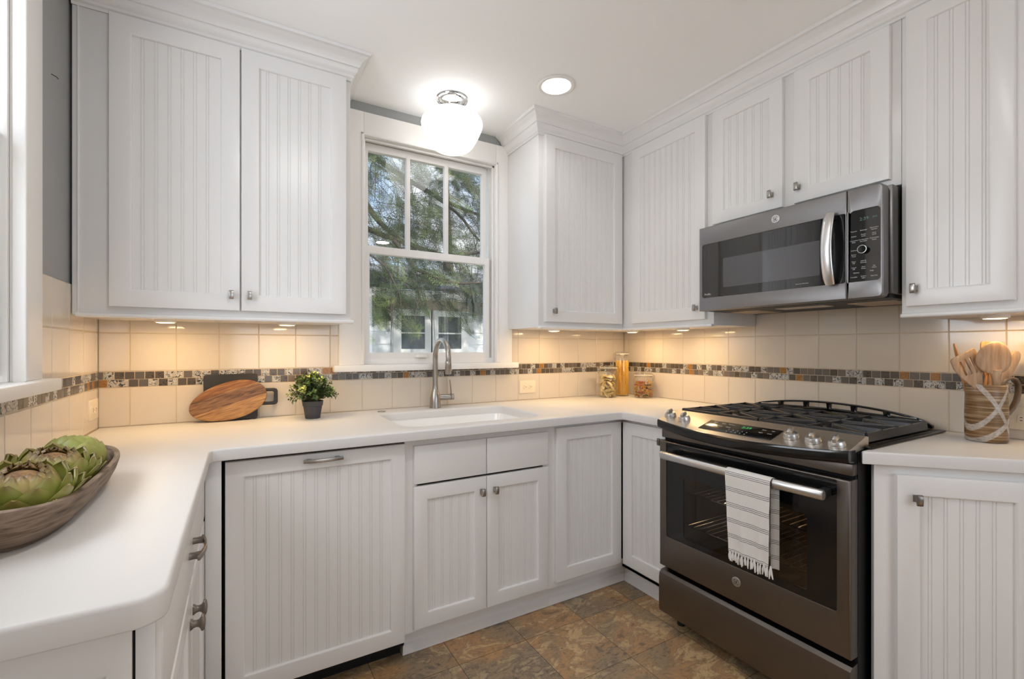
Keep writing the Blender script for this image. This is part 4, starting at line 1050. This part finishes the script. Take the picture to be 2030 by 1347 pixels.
ARTI, nt, out = material('artichoke_bracts'); L = nt.links
b = N(nt, 'ShaderNodeBsdfPrincipled', Roughness=.42); L.new(b.outputs[0], out.inputs[0])
at = N(nt, 'ShaderNodeAttribute', attribute_name='rnd'); tc = N(nt, 'ShaderNodeTexCoord'); nz = N(nt, 'ShaderNodeTexNoise', Scale=28., Detail=4.); L.new(tc.outputs['Object'], nz.inputs['Vector'])
c = mixc(nt, .55, at.outputs['Color'], ramp(nt, nz.outputs['Fac'], [(.3, (190, 180, 150)), (.6, (255, 255, 240))]), 'MULTIPLY'); L.new(c, b.inputs['Base Color'])
def fit(bm):
    # press the leaves against the inside of the bowl
    for v in bm.verts:
        if v.co.z < .992:
            k = max(0, min(1, (v.co.z-.928)/.050)); lim = .058+.026*k; dx = v.co.x-BC.x
            if abs(dx) > lim: v.co.x = BC.x+math.copysign(lim+(abs(dx)-lim)*(.0 if v.co.z < .982 else (v.co.z-.982)/.01), dx)
            if v.co.z < .931: v.co.z = .931
def artichoke(c_, R, axis, label, spin, closed=False, seed=1):
    random.seed(seed); axis = Vector(axis).normalized(); Q = V(0, 0, 1).rotation_difference(axis).to_matrix()
    root = empty('artichoke', c_, label, 'artichoke', 'artichokes in the dough bowl'); c_ = Vector(c_)
    bm = bm_(); ca = bm.loops.layers.float_color.new('rnd')
    base, mid_, tip = s2l((190, 186, 112)), s2l((132, 140, 56)), s2l((142, 116, 74))
    nB = 34 if not closed else 26
    for i in range(nB):
        u = i/(nB-1); th = i*2.39996+spin
        ph0 = math.radians(152-54*u) if not closed else math.radians(140-70*u)
        Lb = math.radians(62 if not closed else 72)*(1-.18*u); rad = R*(1.06-.22*u)*(1 if not closed else .98); flare = (.14+.24*(1-u)**1.5+random.uniform(-.04, .08)) if not closed else .02
        Wd = R*(.62-.14*u); g = []; na, nb = 7, 6
        tone = random.random()
        for ia in range(na+1):
            a = ia/na; w = Wd*(math.sin(PI*min(1, .18+.62*a))**.9)*(1 if a < .75 else max(.08, 1-((a-.75)/.25)**1.6*.95))
            row = []
            for ib in range(nb+1):
                b2 = -1+2*ib/nb; ph = ph0-a*Lb; rr = rad*(1+flare*a*a*1.4-.10*b2*b2*(1-a*.4)+.03*math.sin(PI*a))
                sn = max(.25, math.sin(max(.05, ph))); az = th+b2*w/(rr*sn)*.78
                p = V(rr*math.sin(ph)*math.cos(az), rr*math.sin(ph)*math.sin(az), rr*math.cos(ph)*1.02)
                row.append((bm.verts.new(c_+Q @ p), a, b2))
            g.append(row)
        for ia in range(na):
            for ib in range(nb):
                q = (g[ia][ib], g[ia][ib+1], g[ia+1][ib+1], g[ia+1][ib]); f = bm.faces.new([t[0] for t in q])
                for lp, t in zip(f.loops, q):
                    cc = mixcol(base, mid_, min(1, t[1]*1.5)*(.55+.45*tone)); cc = mixcol(cc, tip, max(0, (t[1]-.72)/.28)**1.5*.75 if not closed else max(0, (t[1]-.85)/.15)*.4)
                    lp[ca] = (*cc, 1)
    bmesh.ops.recalc_face_normals(bm, faces=bm.faces); bmesh.ops.solidify(bm, geom=list(bm.faces), thickness=-.0028)
    fit(bm); mk('bracts', bm, ARTI, root, angle=70)
    # tight tan leaves round the heart
    bm = bm_(); ca = bm.loops.layers.float_color.new('rnd')
    T0, T1, T2 = s2l((170, 160, 96)), s2l((168, 136, 86)), s2l((96, 66, 44))
    for i in range(22):
        u = i/21; th = i*2.39996+spin+1; ph0 = math.radians(90-30*u) if not closed else math.radians(86-44*u); Lb = math.radians((50 if not closed else 56)-14*u); rad = R*(.86-.10*u); Wd = R*(.46-.14*u); g = []
        for ia in range(7):
            a = ia/6; w = Wd*(1-a**2.2*.9); row = []
            for ib in range(5):
                b2 = -1+ib/2; ph = max(.03, ph0-a*Lb); rr = rad*(1-.08*b2*b2+.05*a*a*(1-u)+(.04*math.sin(i*5.1+ib*2.3) if ia == 6 else 0)); sn = max(.22, math.sin(ph)); az = th+b2*w/(rr*sn)*.8
                row.append((bm.verts.new(c_+Q @ V(rr*math.sin(ph)*math.cos(az), rr*math.sin(ph)*math.sin(az), rr*math.cos(ph))), a))
            g.append(row)
        for ia in range(6):
            for ib in range(4):
                q = (g[ia][ib], g[ia][ib+1], g[ia+1][ib+1], g[ia+1][ib]); f = bm.faces.new([t[0] for t in q])
                for lp, t in zip(f.loops, q):
                    cc = mixcol(T0, T1, u) if not closed else mixcol(base, T0, .4); lp[ca] = (*mixcol(cc, T2, max(0, (t[1]-.7)/.3)**1.4*.8), 1)
    bmesh.ops.recalc_face_normals(bm, faces=bm.faces); bmesh.ops.solidify(bm, geom=list(bm.faces), thickness=-.0016)
    fit(bm); mk('inner_bracts', bm, ARTI, root, angle=70)
    bm = bm_(); bmesh.ops.create_icosphere(bm, subdivisions=3, radius=R*.66)
    bmesh.ops.transform(bm, matrix=Matrix.Translation(c_) @ Q.to_4x4(), verts=bm.verts)
    fit(bm); mk('choke', bm, ramp_mat('artichoke_heart', [(.3, (84, 52, 32)), (.5, (138, 100, 58)), (.7, (170, 140, 90))], .7, 60, 6, distortion=1.5), root)
    return root
artichoke((-.318, -1.334, .985), .062, (.12, -.20, .96), 'nearest large open green artichoke at the front of the dough bowl', .3, seed=3)
artichoke((-.322, -1.170, .985), .060, (.15, -.15, .96), 'middle open green artichoke in the dough bowl', 1.4, seed=5)
artichoke((-.325, -1.016, .985), .054, (.10, .25, .93), 'farthest pale green closed artichoke at the back end of the dough bowl', 2.0, True, seed=8)
# white dish beside the bowl
bm = bm_(); lathe(bm, [(0, 0), (.022, 0), (.024, .003), (.030, .045), (.0305, .050), (.028, .050), (.024, .01), (0, .006)], (-.452, -.985, .9145), 28)
mk('ramekin', bm, PUTTY, label='small white ceramic cup behind the dough bowl at the left edge', cat='cup')

# ------------------------------------------------------------------ pasta jars
def jar(x, y, r, h, label, ang):
    root = empty('storage_jar', (x, y, .914), label, 'jar', 'clamp-lid pasta jars in the corner')
    z0 = .9145
    bm = bm_(); lathe(bm, [(0, .004), (r*.82, .001), (r*.95, .004), (r, .014), (r, h-.045), (r*.97, h-.034), (r*.86, h-.024), (r*.86, h-.016), (r*.90, h-.014)], (x, y, z0), 36); mk('body', bm, GLASSJ, root, angle=60)
    bm = bm_(); lathe(bm, [(r*.88, h-.013), (r*.98, h-.0125), (r*.98, h-.010), (r*.88, h-.0095)], (x, y, z0), 36); mk('rubber_gasket', bm, paint('pale_gasket', (236, 228, 212), .6), root)
    bm = bm_(); lathe(bm, [(r*.95, h-.009), (r*1.0, h-.006), (r*.98, h-.001), (r*.85, h+.002), (r*.5, h-.001), (0, h-.002)], (x, y, z0), 36); mk('lid', bm, GLASSJ, root, angle=60)
    bm = bm_(); c_, s_ = math.cos(ang), math.sin(ang); tq = lambda d, o, z: (x+c_*d-s_*o, y+s_*d+c_*o, z0+z)
    for o in (-.012, .012): tube(bm, [tq(r*.9, o, h-.006), tq(r*1.12, o, h-.012), tq(r*1.16, o*.9, h-.030), tq(r*1.05, o*.8, h-.046)], .0014, 6)
    tube(bm, [tq(r*1.05, -.0096, h-.046), tq(r*1.07, 0, h-.050), tq(r*1.05, .0096, h-.046)], .0016, 6)
    tube(bm, [(x+r*.88*math.cos(2*PI*i/32), y+r*.88*math.sin(2*PI*i/32), z0+h-.020) for i in range(32)], .0014, 6, closed=True)
    mk('wire_clamp', bm, NICKEL, root)
    return root
J1, J2, J3 = (2.066, -.140), (2.205, -.120), (2.246, -.272)
jar(*J1, .060, .202, 'squat glass clamp jar of pasta shells, front left of the corner', PI*.75)
jar(*J2, .0475, .292, 'tall slim glass clamp jar full of long pasta in the corner', PI*.9)
jar(*J3, .060, .155, 'short glass clamp jar of coloured spiral pasta nearest the range', -.4)
PASTA = paint('dry_pasta', (252, 230, 172), .5, var=.08, vscale=20)
random.seed(21)
def shell_mesh():
    bm = bm_(); n, m = 10, 10; rows = []
    for i in range(n+1):
        u = i/n*2-1; row = []
        for k in range(m+1):
            v = -1.1+2.2*k/m; w = math.sqrt(max(.02, 1-u*u))
            row.append(bm.verts.new((u*.024, .014*w*math.sin(v*1.25)+.0007*math.sin(v*16), .013*w*math.cos(v*1.25))))
        rows.append(row)
    for i in range(n):
        for k in range(m): bm.faces.new((rows[i][k], rows[i][k+1], rows[i+1][k+1], rows[i+1][k]))
    bmesh.ops.solidify(bm, geom=list(bm.faces), thickness=.0016)
    me = bpy.data.meshes.new('pasta_shell'); bm.to_mesh(me); bm.free(); me.materials.append(PASTA)
    for p in me.polygons: p.use_smooth = True
    return me
sm = shell_mesh(); proto = None
def rep(name, me, loc, rot, label, cat, group):
    o = bpy.data.objects.new(name, me); COL.objects.link(o); o.location = loc; o.rotation_euler = rot; o['label'] = label; o['category'] = cat; o['group'] = group
    return o
for lay in range(6):
    for k in range(9):
        a = 2*PI*k/7+lay*.5; rr = .0350 if k < 7 else .013; a += 2.6*(k-7) if k > 6 else 0
        loc = (J1[0]+rr*math.cos(a), J1[1]+rr*math.sin(a), .9335+.0225*lay+random.uniform(-.003, .003))
        rot = (random.uniform(-.9, .9), random.uniform(-.9, .9), a+PI/2+random.uniform(-.8, .8))
        if proto is None: proto = rep('pasta_shell', sm, loc, rot, 'pale dry pasta shell in the squat glass jar', 'pasta shell', 'pasta shells in the squat jar')
        else:
            o = proto.copy(); COL.objects.link(o); o.location = loc; o.rotation_euler = rot
bm = bm_(); random.seed(4)
for k in range(95):
    rr = .042*math.sqrt((k+.5)/95); a = k*2.39996; hh = random.uniform(.200, .232); tw_ = random.uniform(-.25, .25)
    pts = [(J2[0]+rr*math.cos(a+tw_*t)*1.0, J2[1]+rr*math.sin(a+tw_*t), .9215+hh*t) for t in (0, .25, .5, .75, 1)]
    n = 22; pts = []
    for i in range(n):
        t = i/(n-1); hel = t*26+k; pts.append((J2[0]+rr*math.cos(a+tw_*t)+.0011*math.cos(hel), J2[1]+rr*math.sin(a+tw_*t)+.0011*math.sin(hel), .9215+hh*t))
    tube(bm, pts, .0017, 5)
mk('long_pasta', bm, paint('long_pasta_yellow', (242, 194, 84), .5, var=.12, vscale=40), label='dense bundle of long yellow pasta strands filling the tall jar', cat='pasta', kind='stuff')
def spiral_mesh(name, mat_):
    bm = bm_(); rows = []; n = 26
    for i in range(n+1):
        t = i/n; a = t*2*PI*2.2; z = (t-.5)*.034; rows.append([bm.verts.new((.0062*s*math.cos(a), .0062*s*math.sin(a), z)) for s in (-1, -.5, 0, .5, 1)])
    for r0, r1 in zip(rows, rows[1:]):
        for k in range(4): bm.faces.new((r0[k], r0[k+1], r1[k+1], r1[k]))
    bmesh.ops.solidify(bm, geom=list(bm.faces), thickness=.0014)
    me = bpy.data.meshes.new(name); bm.to_mesh(me); bm.free(); me.materials.append(mat_)
    for p in me.polygons: p.use_smooth = True
    return me
kinds = [('yellow', paint('spiral_yellow', (240, 196, 96), .5)), ('orange', paint('spiral_orange', (220, 140, 62), .5)), ('green', paint('spiral_green', (104, 98, 50), .5))]
sms = [spiral_mesh('spiral_pasta', k_[1]) for k_ in kinds]; protos = {}
random.seed(9)
for lay in range(7):
    for k in range(9):
        ki = random.choice((0, 0, 0, 0, 1, 1, 2)); a = 2*PI*k/6+lay*.7 if k < 6 else 2*PI*k/3+lay; rr = .045 if k < 6 else .018
        loc = (J3[0]+rr*math.cos(a), J3[1]+rr*math.sin(a), .9275+.0142*lay+random.uniform(-.003, .003)); rot = (PI/2+random.uniform(-.5, .5), random.uniform(-.4, .4), a+random.uniform(-.7, .7))
        lab = '%s spiral pasta twist in the short glass jar' % kinds[ki][0]
        if ki not in protos: protos[ki] = rep('spiral_pasta', sms[ki], loc, rot, lab, 'spiral pasta', '%s pasta spirals in the short jar' % kinds[ki][0])
        else:
            o = protos[ki].copy(); COL.objects.link(o); o.location = loc; o.rotation_euler = rot

# ------------------------------------------------------------------ pitcher with wooden utensils
PIT, nt, out = material('brushed_stoneware'); L = nt.links
b = N(nt, 'ShaderNodeBsdfPrincipled', Roughness=.35); L.new(b.outputs[0], out.inputs[0])
tc = N(nt, 'ShaderNodeTexCoord'); mp = N(nt, 'ShaderNodeMapping'); mp.inputs['Scale'].default_value = (3, 3, 95); L.new(tc.outputs['Object'], mp.inputs[0])
nz = N(nt, 'ShaderNodeTexNoise', Scale=1.6, Detail=5.); L.new(mp.outputs[0], nz.inputs['Vector'])
base = ramp(nt, nz.outputs['Fac'], [(.30, (78, 56, 34)), (.45, (114, 86, 54)), (.56, (138, 106, 70)), (.65, (178, 160, 134)), (.69, (120, 90, 58))])
sp_ = N(nt, 'ShaderNodeSeparateXYZ'); L.new(tc.outputs['Object'], sp_.inputs[0])
# across = position along the picture-facing direction (.863,-.506)
acr = M_('ADD', M_('MULTIPLY', sp_.outputs[0], .863), M_('MULTIPLY', sp_.outputs[1], -.506))
st = N(nt, 'ShaderNodeTexNoise', Scale=120., Detail=4.); L.new(tc.outputs['Object'], st.inputs['Vector'])
def band(slope, off, w):
    d = M_('ABSOLUTE', M_('SUBTRACT', sp_.outputs[2], M_('ADD', M_('MULTIPLY', acr, slope), off)))
    return M_('MULTIPLY', M_('LESS_THAN', d, w), M_('ADD', M_('MULTIPLY', st.outputs['Fac'], 1.1), .05))
tot = M_('MAXIMUM', M_('MAXIMUM', band(-2.0, .092, .013), band(1.7, .140, .011)), M_('MAXIMUM', band(.9, .050, .011), band(-5.5, .36, .036)))
c = mixc(nt, tot, base, s2l((200, 194, 188))); L.new(c, b.inputs['Base Color'])
PCX, PCY = 2.209, -1.876; RT = V(.863, -.506, 0); BK = V(.506, .863, 0)
pt = empty('pitcher', (PCX, PCY, .914), 'brown stoneware pitcher with white brush strokes holding wooden utensils', 'pitcher')
bm = bm_(); prof = [(0, .004), (.050, 0), (.0535, .004), (.0545, .03), (.0545, .10), (.053, .16), (.052, .192), (.0495, .1945), (.048, .19), (.049, .15), (.050, .03), (.04, .012), (0, .010)]
vs = lathe(bm, prof, (PCX, PCY, .9145), 48)
for v in vs:      # pouring lip on the left
    d = V(v.co.x-PCX, v.co.y-PCY, 0); z = v.co.z-.9145
    if z > .13:
        f = max(0, -d.normalized().dot(RT))
        k = max(0, (f-.80)/.20)**1.3*max(0, (z-.13)/.065)**1.6
        v.co -= RT*(.016*k); v.co.z += .004*k
mk('body', bm, PIT, pt, angle=60)
bm = bm_(); hp = []
P0 = V(PCX, PCY, .9145)
for d, z in ((.047, .186), (.058, .205), (.078, .216), (.098, .211), (.109, .193), (.110, .168), (.104, .140), (.090, .113), (.072, .092), (.050, .076)): hp.append(P0+RT*d+V(0, 0, z))
tube(bm, hp, [.011, .011, .0105, .010, .0095, .009, .009, .009, .009, .008], 12, flat=(1.15, .6)); mk('handle', bm, paint('stoneware_handle', (104, 86, 72), .35, var=.2, vscale=40), pt, angle=60)
WU = ramp_mat('beech_wood', [(.3, (150, 118, 90)), (.5, (182, 148, 116)), (.7, (204, 172, 140))], .6, 3.0, 5, (18, 18, 3), bump=.06)
WO = ramp_mat('warm_beech_wood', [(.3, (156, 106, 66)), (.5, (188, 136, 88)), (.7, (206, 156, 106))], .6, 3.0, 5, (18, 18, 3), bump=.06)
def plane_M(base, tip, facing=None):
    """local z along the handle, local x across (picture right), local y away from viewer"""
    z = (tip-base).normalized(); y = (facing or BK); y = (y-z*y.dot(z)).normalized(); x = y.cross(z)
    return Matrix(((x.x, y.x, z.x, base.x), (x.y, y.y, z.y, base.y), (x.z, y.z, z.z, base.z), (0, 0, 0, 1)))
def P3(r, b_, z): return P0+RT*r+BK*b_+V(0, 0, z)
def paddle(name, base, tip, outline, holes, t, label, mat_, hr=.0055, facing=None, hl=None):
    M = plane_M(base, tip, facing); Lh = (tip-base).length; bm = bm_()
    zs = min(p[1] for p in outline)
    tube(bm, [M @ V(0, 0, 0), M @ V(0, 0, zs*.5), M @ V(0, 0, zs+.006)], [hr, hr, hr*1.15], 10)
    slab(bm, outline, holes, t, r=t*.3, rb=t*.3, rh=.0008, M=M @ Matrix(((1, 0, 0, 0), (0, 0, -1, t/2), (0, 1, 0, 0), (0, 0, 0, 1))), seg=2)
    return mk(name, bm, mat_, label=label, cat='utensil', group='wooden utensils in the pitcher', angle=60)
# slotted turner at the left
o_ = [(-.009, .175), (.009, .175), (.024, .210), (.040, .245), (.047, .28), (.0460, .310), (.042, .315), (-.040, .315), (-.046, .310), (-.048, .28), (-.040, .245), (-.024, .210)]
hs = [rrect(-.0245+.0180*i, -.0165+.0180*i, .242-.004*i, .294, .003, 3) for i in range(3)]
paddle('slotted_turner', P3(.044, -.014, .020), P3(-.116, -.020, .325), o_, hs, .006, 'slotted wooden turner leaning left in the pitcher', WU)
# wooden spoon: oval bowl seen from the back
M = plane_M(P3(.012, -.029, .018), P3(-.010, -.038, .335)); bm = bm_()
tube(bm, [M @ V(0, 0, 0), M @ V(0, 0, .12), M @ V(0, 0, .195), M @ V(0, 0, .228)], [.006, .0075, .011, .017], 12)
vs = bmesh.ops.create_uvsphere(bm, u_segments=28, v_segments=18, radius=1.0)['verts']
for v in vs:
    x, y, z = v.co; e = .012 if y < 0 else .004
    v.co = M @ V(x*.060*(1-.08*z), y*e+.006*(1-z*z), .268+z*.055)
mk('wooden_spoon', bm, WU, label='large round wooden spoon in front in the pitcher', cat='utensil', group='wooden utensils in the pitcher', angle=70)
# spatula behind the spoon, warm lit top
o_ = [(-.007, .20), (.007, .20), (.026, .245), (.030, .315), (.025, .328), (-.027, .323), (-.031, .315), (-.026, .245)]
paddle('wooden_spatula', P3(.010, .028, .018), P3(.050, .036, .345), o_, [], .006, 'flat wooden spatula standing behind the round spoon', WO)
# two stick handles left of centre
for q, (b0, b1, rr) in enumerate(((P3(-.004, .015, .018), P3(-.066, .018, .290), .0058), (P3(-.002, .030, .018), P3(-.080, .032, .335), .0052))):
    bm = bm_(); d = (b1-b0); tube(bm, [b0, b0+d*.6, b0+d*.92, b0+d*.98, b1], [rr*.8, rr, rr*.95, rr*.7, rr*.25], 10)
    mk('wooden_skimmer' if q == 0 else 'wooden_stirrer', bm, WO, label=('wooden utensil handle just behind the slotted turner' if q == 0 else 'thin wooden stick standing behind the slotted turner'), cat='utensil', group='wooden utensils in the pitcher', angle=70)
# paddle leaning right
o_ = [(-.008, .165), (.008, .165), (.0145, .205), (.0205, .255), (.0210, .300), (.015, .318), (.003, .324), (-.010, .318), (-.0165, .300), (-.0165, .255), (-.0125, .205)]
paddle('wooden_paddle', P3(-.038, .001, .018), P3(.116, -.002, .335), o_, [], .010, 'narrow rounded wooden paddle leaning right in the pitcher', WU, .008)
bm = bm_(); b0, b1 = P3(.008, .020, .018), P3(.050, .021, .275); tube(bm, [b0, b0.lerp(b1, .5), b0.lerp(b1, .9), b1], [.006, .008, .009, .004], 10)
mk('wooden_pestle', bm, WU, label='wooden handle between the round spoon and the paddle leaning right', cat='utensil', group='wooden utensils in the pitcher', angle=70)

# nail on the grey wall
bm = bm_(); tube(bm, [(XL-.006, -.512, 2.062), (XL+.004, -.503, 2.060), (XL+.006, -.496, 2.058)], .0013, 6); mk('nail', bm, BLACKM, label='tiny dark nail in the grey plaster beside the left hanging cabinet', cat='nail')

# ------------------------------------------------------------------ outside the window
bm = bm_(); box(bm, -12, 18, .4, 30, -.6, -.5); struct('ground_outside', bm, ramp_mat('lawn', [(.35, (86, 88, 66)), (.6, (116, 116, 90))], .9, 20))
SIDING = paint('white_siding', (240, 241, 242), .6, var=.03)
nh = empty('neighbour_house', (2.5, 5.4, -.5), 'white clapboard house seen through the window beyond the tree', 'house')
HY = 4.9
bm = bm_(); zz = -.5
while zz < 1.82:
    vs = [bm.verts.new(c_) for c_ in ((-2.2, HY, zz), (7.0, HY, zz), (7.0, HY-.014, zz), (-2.2, HY-.014, zz), (-2.2, HY, zz+.20), (7.0, HY, zz+.20))]
    bm.faces.new((vs[3], vs[2], vs[5], vs[4])); bm.faces.new((vs[0], vs[1], vs[2], vs[3])); zz += .20
box(bm, -2.2, 7.0, HY+.002, HY+3, -.5, 2.0)
hw = mk('wall', bm, SIDING, nh, angle=None)
bm = bm_(); box(bm, -2.2, 7.0, HY-.02, HY, 1.80, 2.02); mk('frieze', bm, paint('tan_frieze', (176, 160, 140), .7), nh)
bm = bm_(); box(bm, -2.5, 7.3, HY-.38, HY+3.3, 2.02, 2.13, .01); ev = mk('eave', bm, TRIMW, nh)
bm = bm_(); slab(bm, [(-2.5, 0), (7.3, 0), (6.3, 1.2), (-1.5, 1.2)], (), .05, M=T(0, HY-.40, 2.13) @ RX(math.radians(24))); mk('roof', bm, paint('grey_shingles', (112, 112, 116), .9, var=.2, vscale=30), nh)
sc = (HY+2.4296)/(4.5+2.4296)
for a, b_ in ((2.108*sc, 2.479*sc), (2.700*sc, 3.093*sc)):
    bm = bm_(); slab(bm, rect(a-.13, b_+.13, 1.05, 1.86), [rect(a, b_, 1.22, 1.76)], .03, r=.003, M=T(0, HY-.012, 0) @ FACE); box(bm, a-.16, b_+.16, HY-.07, HY-.012, 1.02, 1.06)
    wf = mk('window', bm, TRIMW, nh)
    bm = bm_(); slab(bm, rect(a, b_, 1.22, 1.76), (), .004, M=T(0, HY-.016, 0) @ FACE); mk('pane', bm, paint('dark_window_pane', (70, 78, 80), .08, spec=.7), wf, angle=None)
    bm = bm_(); box(bm, a, b_, HY-.034, HY-.020, 1.470, 1.492); mk('meeting_rail', bm, TRIMW, wf)
# the conifer between the houses
BARK = paint('conifer_bark', (72, 64, 58), .9, var=.3, vscale=30, bump=.5, bscale=40)
tr = empty('conifer_tree', (.2, 3.1, -.5), 'drooping green conifer outside the window, branches crossing the view', 'tree')
limbs = [([(.15, 3.15, -.5), (.18, 3.1, 1.0), (.12, 3.1, 2.4), (.2, 3.05, 4.2), (.15, 3.1, 5.6)], [.16, .14, .12, .09, .04]),
         ([(.12, 3.1, 3.55), (.8, 3.0, 3.20), (1.26, 3.0, 2.88), (1.62, 3.0, 2.55), (1.80, 2.95, 2.40)], [.055, .045, .036, .028, .018]),
         ([(.15, 3.1, 2.95), (.9, 3.0, 2.72), (1.5, 3.0, 2.56), (2.2, 3.0, 2.38), (2.69, 3.0, 2.44), (3.4, 3.0, 2.5)], [.045, .036, .032, .026, .020, .010]),
         ([(1.55, 2.9, 2.50), (1.75, 2.8, 2.16), (2.05, 2.7, 2.02), (2.5, 2.6, 2.04), (3.0, 2.6, 2.10)], [.022, .022, .018, .014, .008]),
         ([(.2, 3.1, 3.9), (1.2, 3.4, 3.7), (2.2, 3.6, 3.35), (3.2, 3.6, 3.1), (4.0, 3.6, 3.0)], [.05, .04, .03, .02, .01]),
         ([(2.2, 3.6, 3.35), (2.6, 3.3, 2.95), (2.8, 3.1, 2.6), (2.95, 3.0, 2.2)], [.022, .018, .012, .006]),
         ([(.9, 3.0, 2.72), (1.1, 2.8, 2.4), (1.35, 2.6, 2.1), (1.5, 2.5, 1.75)], [.02, .016, .011, .005])]
bm = bm_(); random.seed(33)
LP = []
for pts, rs in limbs:
    pts = [Vector(p) for p in pts]; fp = []; fr = []
    for i in range(len(pts)-1):
        for k in range(4):
            t = k/4; p = pts[i].lerp(pts[i+1], t); p += V(noise.noise(p*2.1), noise.noise(p*2.3+V(5, 0, 0)), noise.noise(p*2.2+V(0, 7, 0)))*.05
            fp.append(p); fr.append(rs[i]+(rs[i+1]-rs[i])*t)
    fp.append(pts[-1]); fr.append(rs[-1]); tube(bm, fp, fr, 8); LP.append(fp)
NEED, nt, out = material('conifer_needles'); L = nt.links
b = N(nt, 'ShaderNodeBsdfPrincipled', Roughness=.6); at = N(nt, 'ShaderNodeAttribute', attribute_name='rnd'); L.new(at.outputs['Color'], b.inputs['Base Color'])
tl = N(nt, 'ShaderNodeBsdfTranslucent'); L.new(at.outputs['Color'], tl.inputs[0]); mx = N(nt, 'ShaderNodeMixShader'); mx.inputs[0].default_value = .35
L.new(b.outputs[0], mx.inputs[1]); L.new(tl.outputs[0], mx.inputs[2]); L.new(mx.outputs[0], out.inputs[0])
NA, NB, NC = s2l((36, 50, 38)), s2l((80, 100, 62)), s2l((168, 184, 112))
fb = bm_(); ca = fb.loops.layers.float_color.new('rnd')
def spray(p, d, Ls, tone):
    d = d.normalized(); side = d.cross(V(0, 0, 1))
    side = side.normalized() if side.length > .05 else V(1, 0, 0)
    up_ = side.cross(d).normalized(); side = (side*math.cos(tone*9)+up_*math.sin(tone*9)).normalized()
    n = 9; q = p.copy(); pr__ = [q.copy()]
    for i in range(n):
        dd2 = (d+V(0, 0, -.10*i/n)).normalized(); q = q+dd2*(Ls/n); pr__.append(q.copy())
        for s in (-1, 1):
            tl_ = Ls*.42*(1-i/n*.75); td = (dd2*.75+side*s*.8+V(0, 0, -.15)).normalized(); tp = q.copy(); m = 5
            for k in range(m):
                tp2 = tp+td*(tl_/m); w = .0048
                nrm = td.cross(side).normalized()
                for s2 in (-1, 1):
                    nd = (td*.7+side.cross(td).normalized()*0+td.cross(nrm)*s2*.8).normalized()
                    a_, c_ = tp, tp+nd*.026
                    col = mixcol(NA, NB, min(1, random.random()*.8+tone*.3)); 
                    if tone > .75: col = mixcol(col, NC, random.random()*.8)
                    v1, v2, v3, v4 = a_-td*w*.35, a_+td*w*.6, c_+td*w*.3, c_-td*w*.1
                    f = fb.faces.new([fb.verts.new(x) for x in (v1, v2, v3, v4)])
                    for lp in f.loops: lp[ca] = (*col, 1)
                tp = tp2
    tube(bm, [pr__[0], pr__[4], pr__[-1]], [.0035, .0025, .001], 4, cap=False)
cnt = 0
def add_sprays(n, x0, x1, y0, y1, z0, z1, keep):
    for _ in range(n):
        p = V(random.uniform(x0, x1), random.uniform(y0, y1), random.uniform(z0, z1))
        if not keep(p): continue
        d = V(random.uniform(-.2, 1), random.uniform(-.6, .5), random.uniform(-.9, .25))
        spray(p, d, random.uniform(.22, .42), random.random())
def kp(p):
    low = 1.55+.50*math.exp(-((p.x-1.95)/.36)**2)+.10*math.sin(p.x*11)      # ragged lower hem
    if p.z < low: return False
    return noise.noise(p*1.9+V(3, 1, 2)) > -.34
add_sprays(2700, .6, 3.9, 2.5, 3.7, 1.4, 4.3, kp)
for fp in LP[1:]:       # fine hanging twigs
    for _ in range(7):
        p = random.choice(fp[4:]); q = p+V(random.uniform(-.25, .35), random.uniform(-.3, .1), random.uniform(-.9, -.4)); m_ = (p+q)/2+V(random.uniform(-.1, .1), 0, .08)
        tube(bm, [p, p.lerp(m_, .6), m_.lerp(q, .5), q], [.006, .005, .0035, .0015], 5)
mk('trunk_and_branches', bm, BARK, tr, angle=70); mk('foliage', fb, NEED, tr, angle=None)
# darker evergreens farther off fill the view beyond the roof
bb = bm_(); fb = bm_(); ca = fb.loops.layers.float_color.new('rnd'); bm = bb
bt = empty('background_tree', (5.5, 11, -.5), 'hazy tree far beyond the neighbouring roof', 'tree')
tube(bb, [(5.5, 11, -.5), (5.6, 11, 3), (5.5, 11, 7)], [.25, .2, .06], 8)
random.seed(5)
for _ in range(150):
    a = random.uniform(0, 2*PI); z = random.uniform(2.2, 7.4); rr = random.uniform(.3, 1)**.6*2.6*(1-(z-2)/7.5)
    spray(V(5.5+rr*math.cos(a), 11+rr*math.sin(a)*.6, z), V(math.cos(a), math.sin(a)*.4, -.3), random.uniform(.7, 1.1), random.random())
mk('trunk', bb, BARK, bt); mk('foliage', fb, NEED, bt, angle=None)
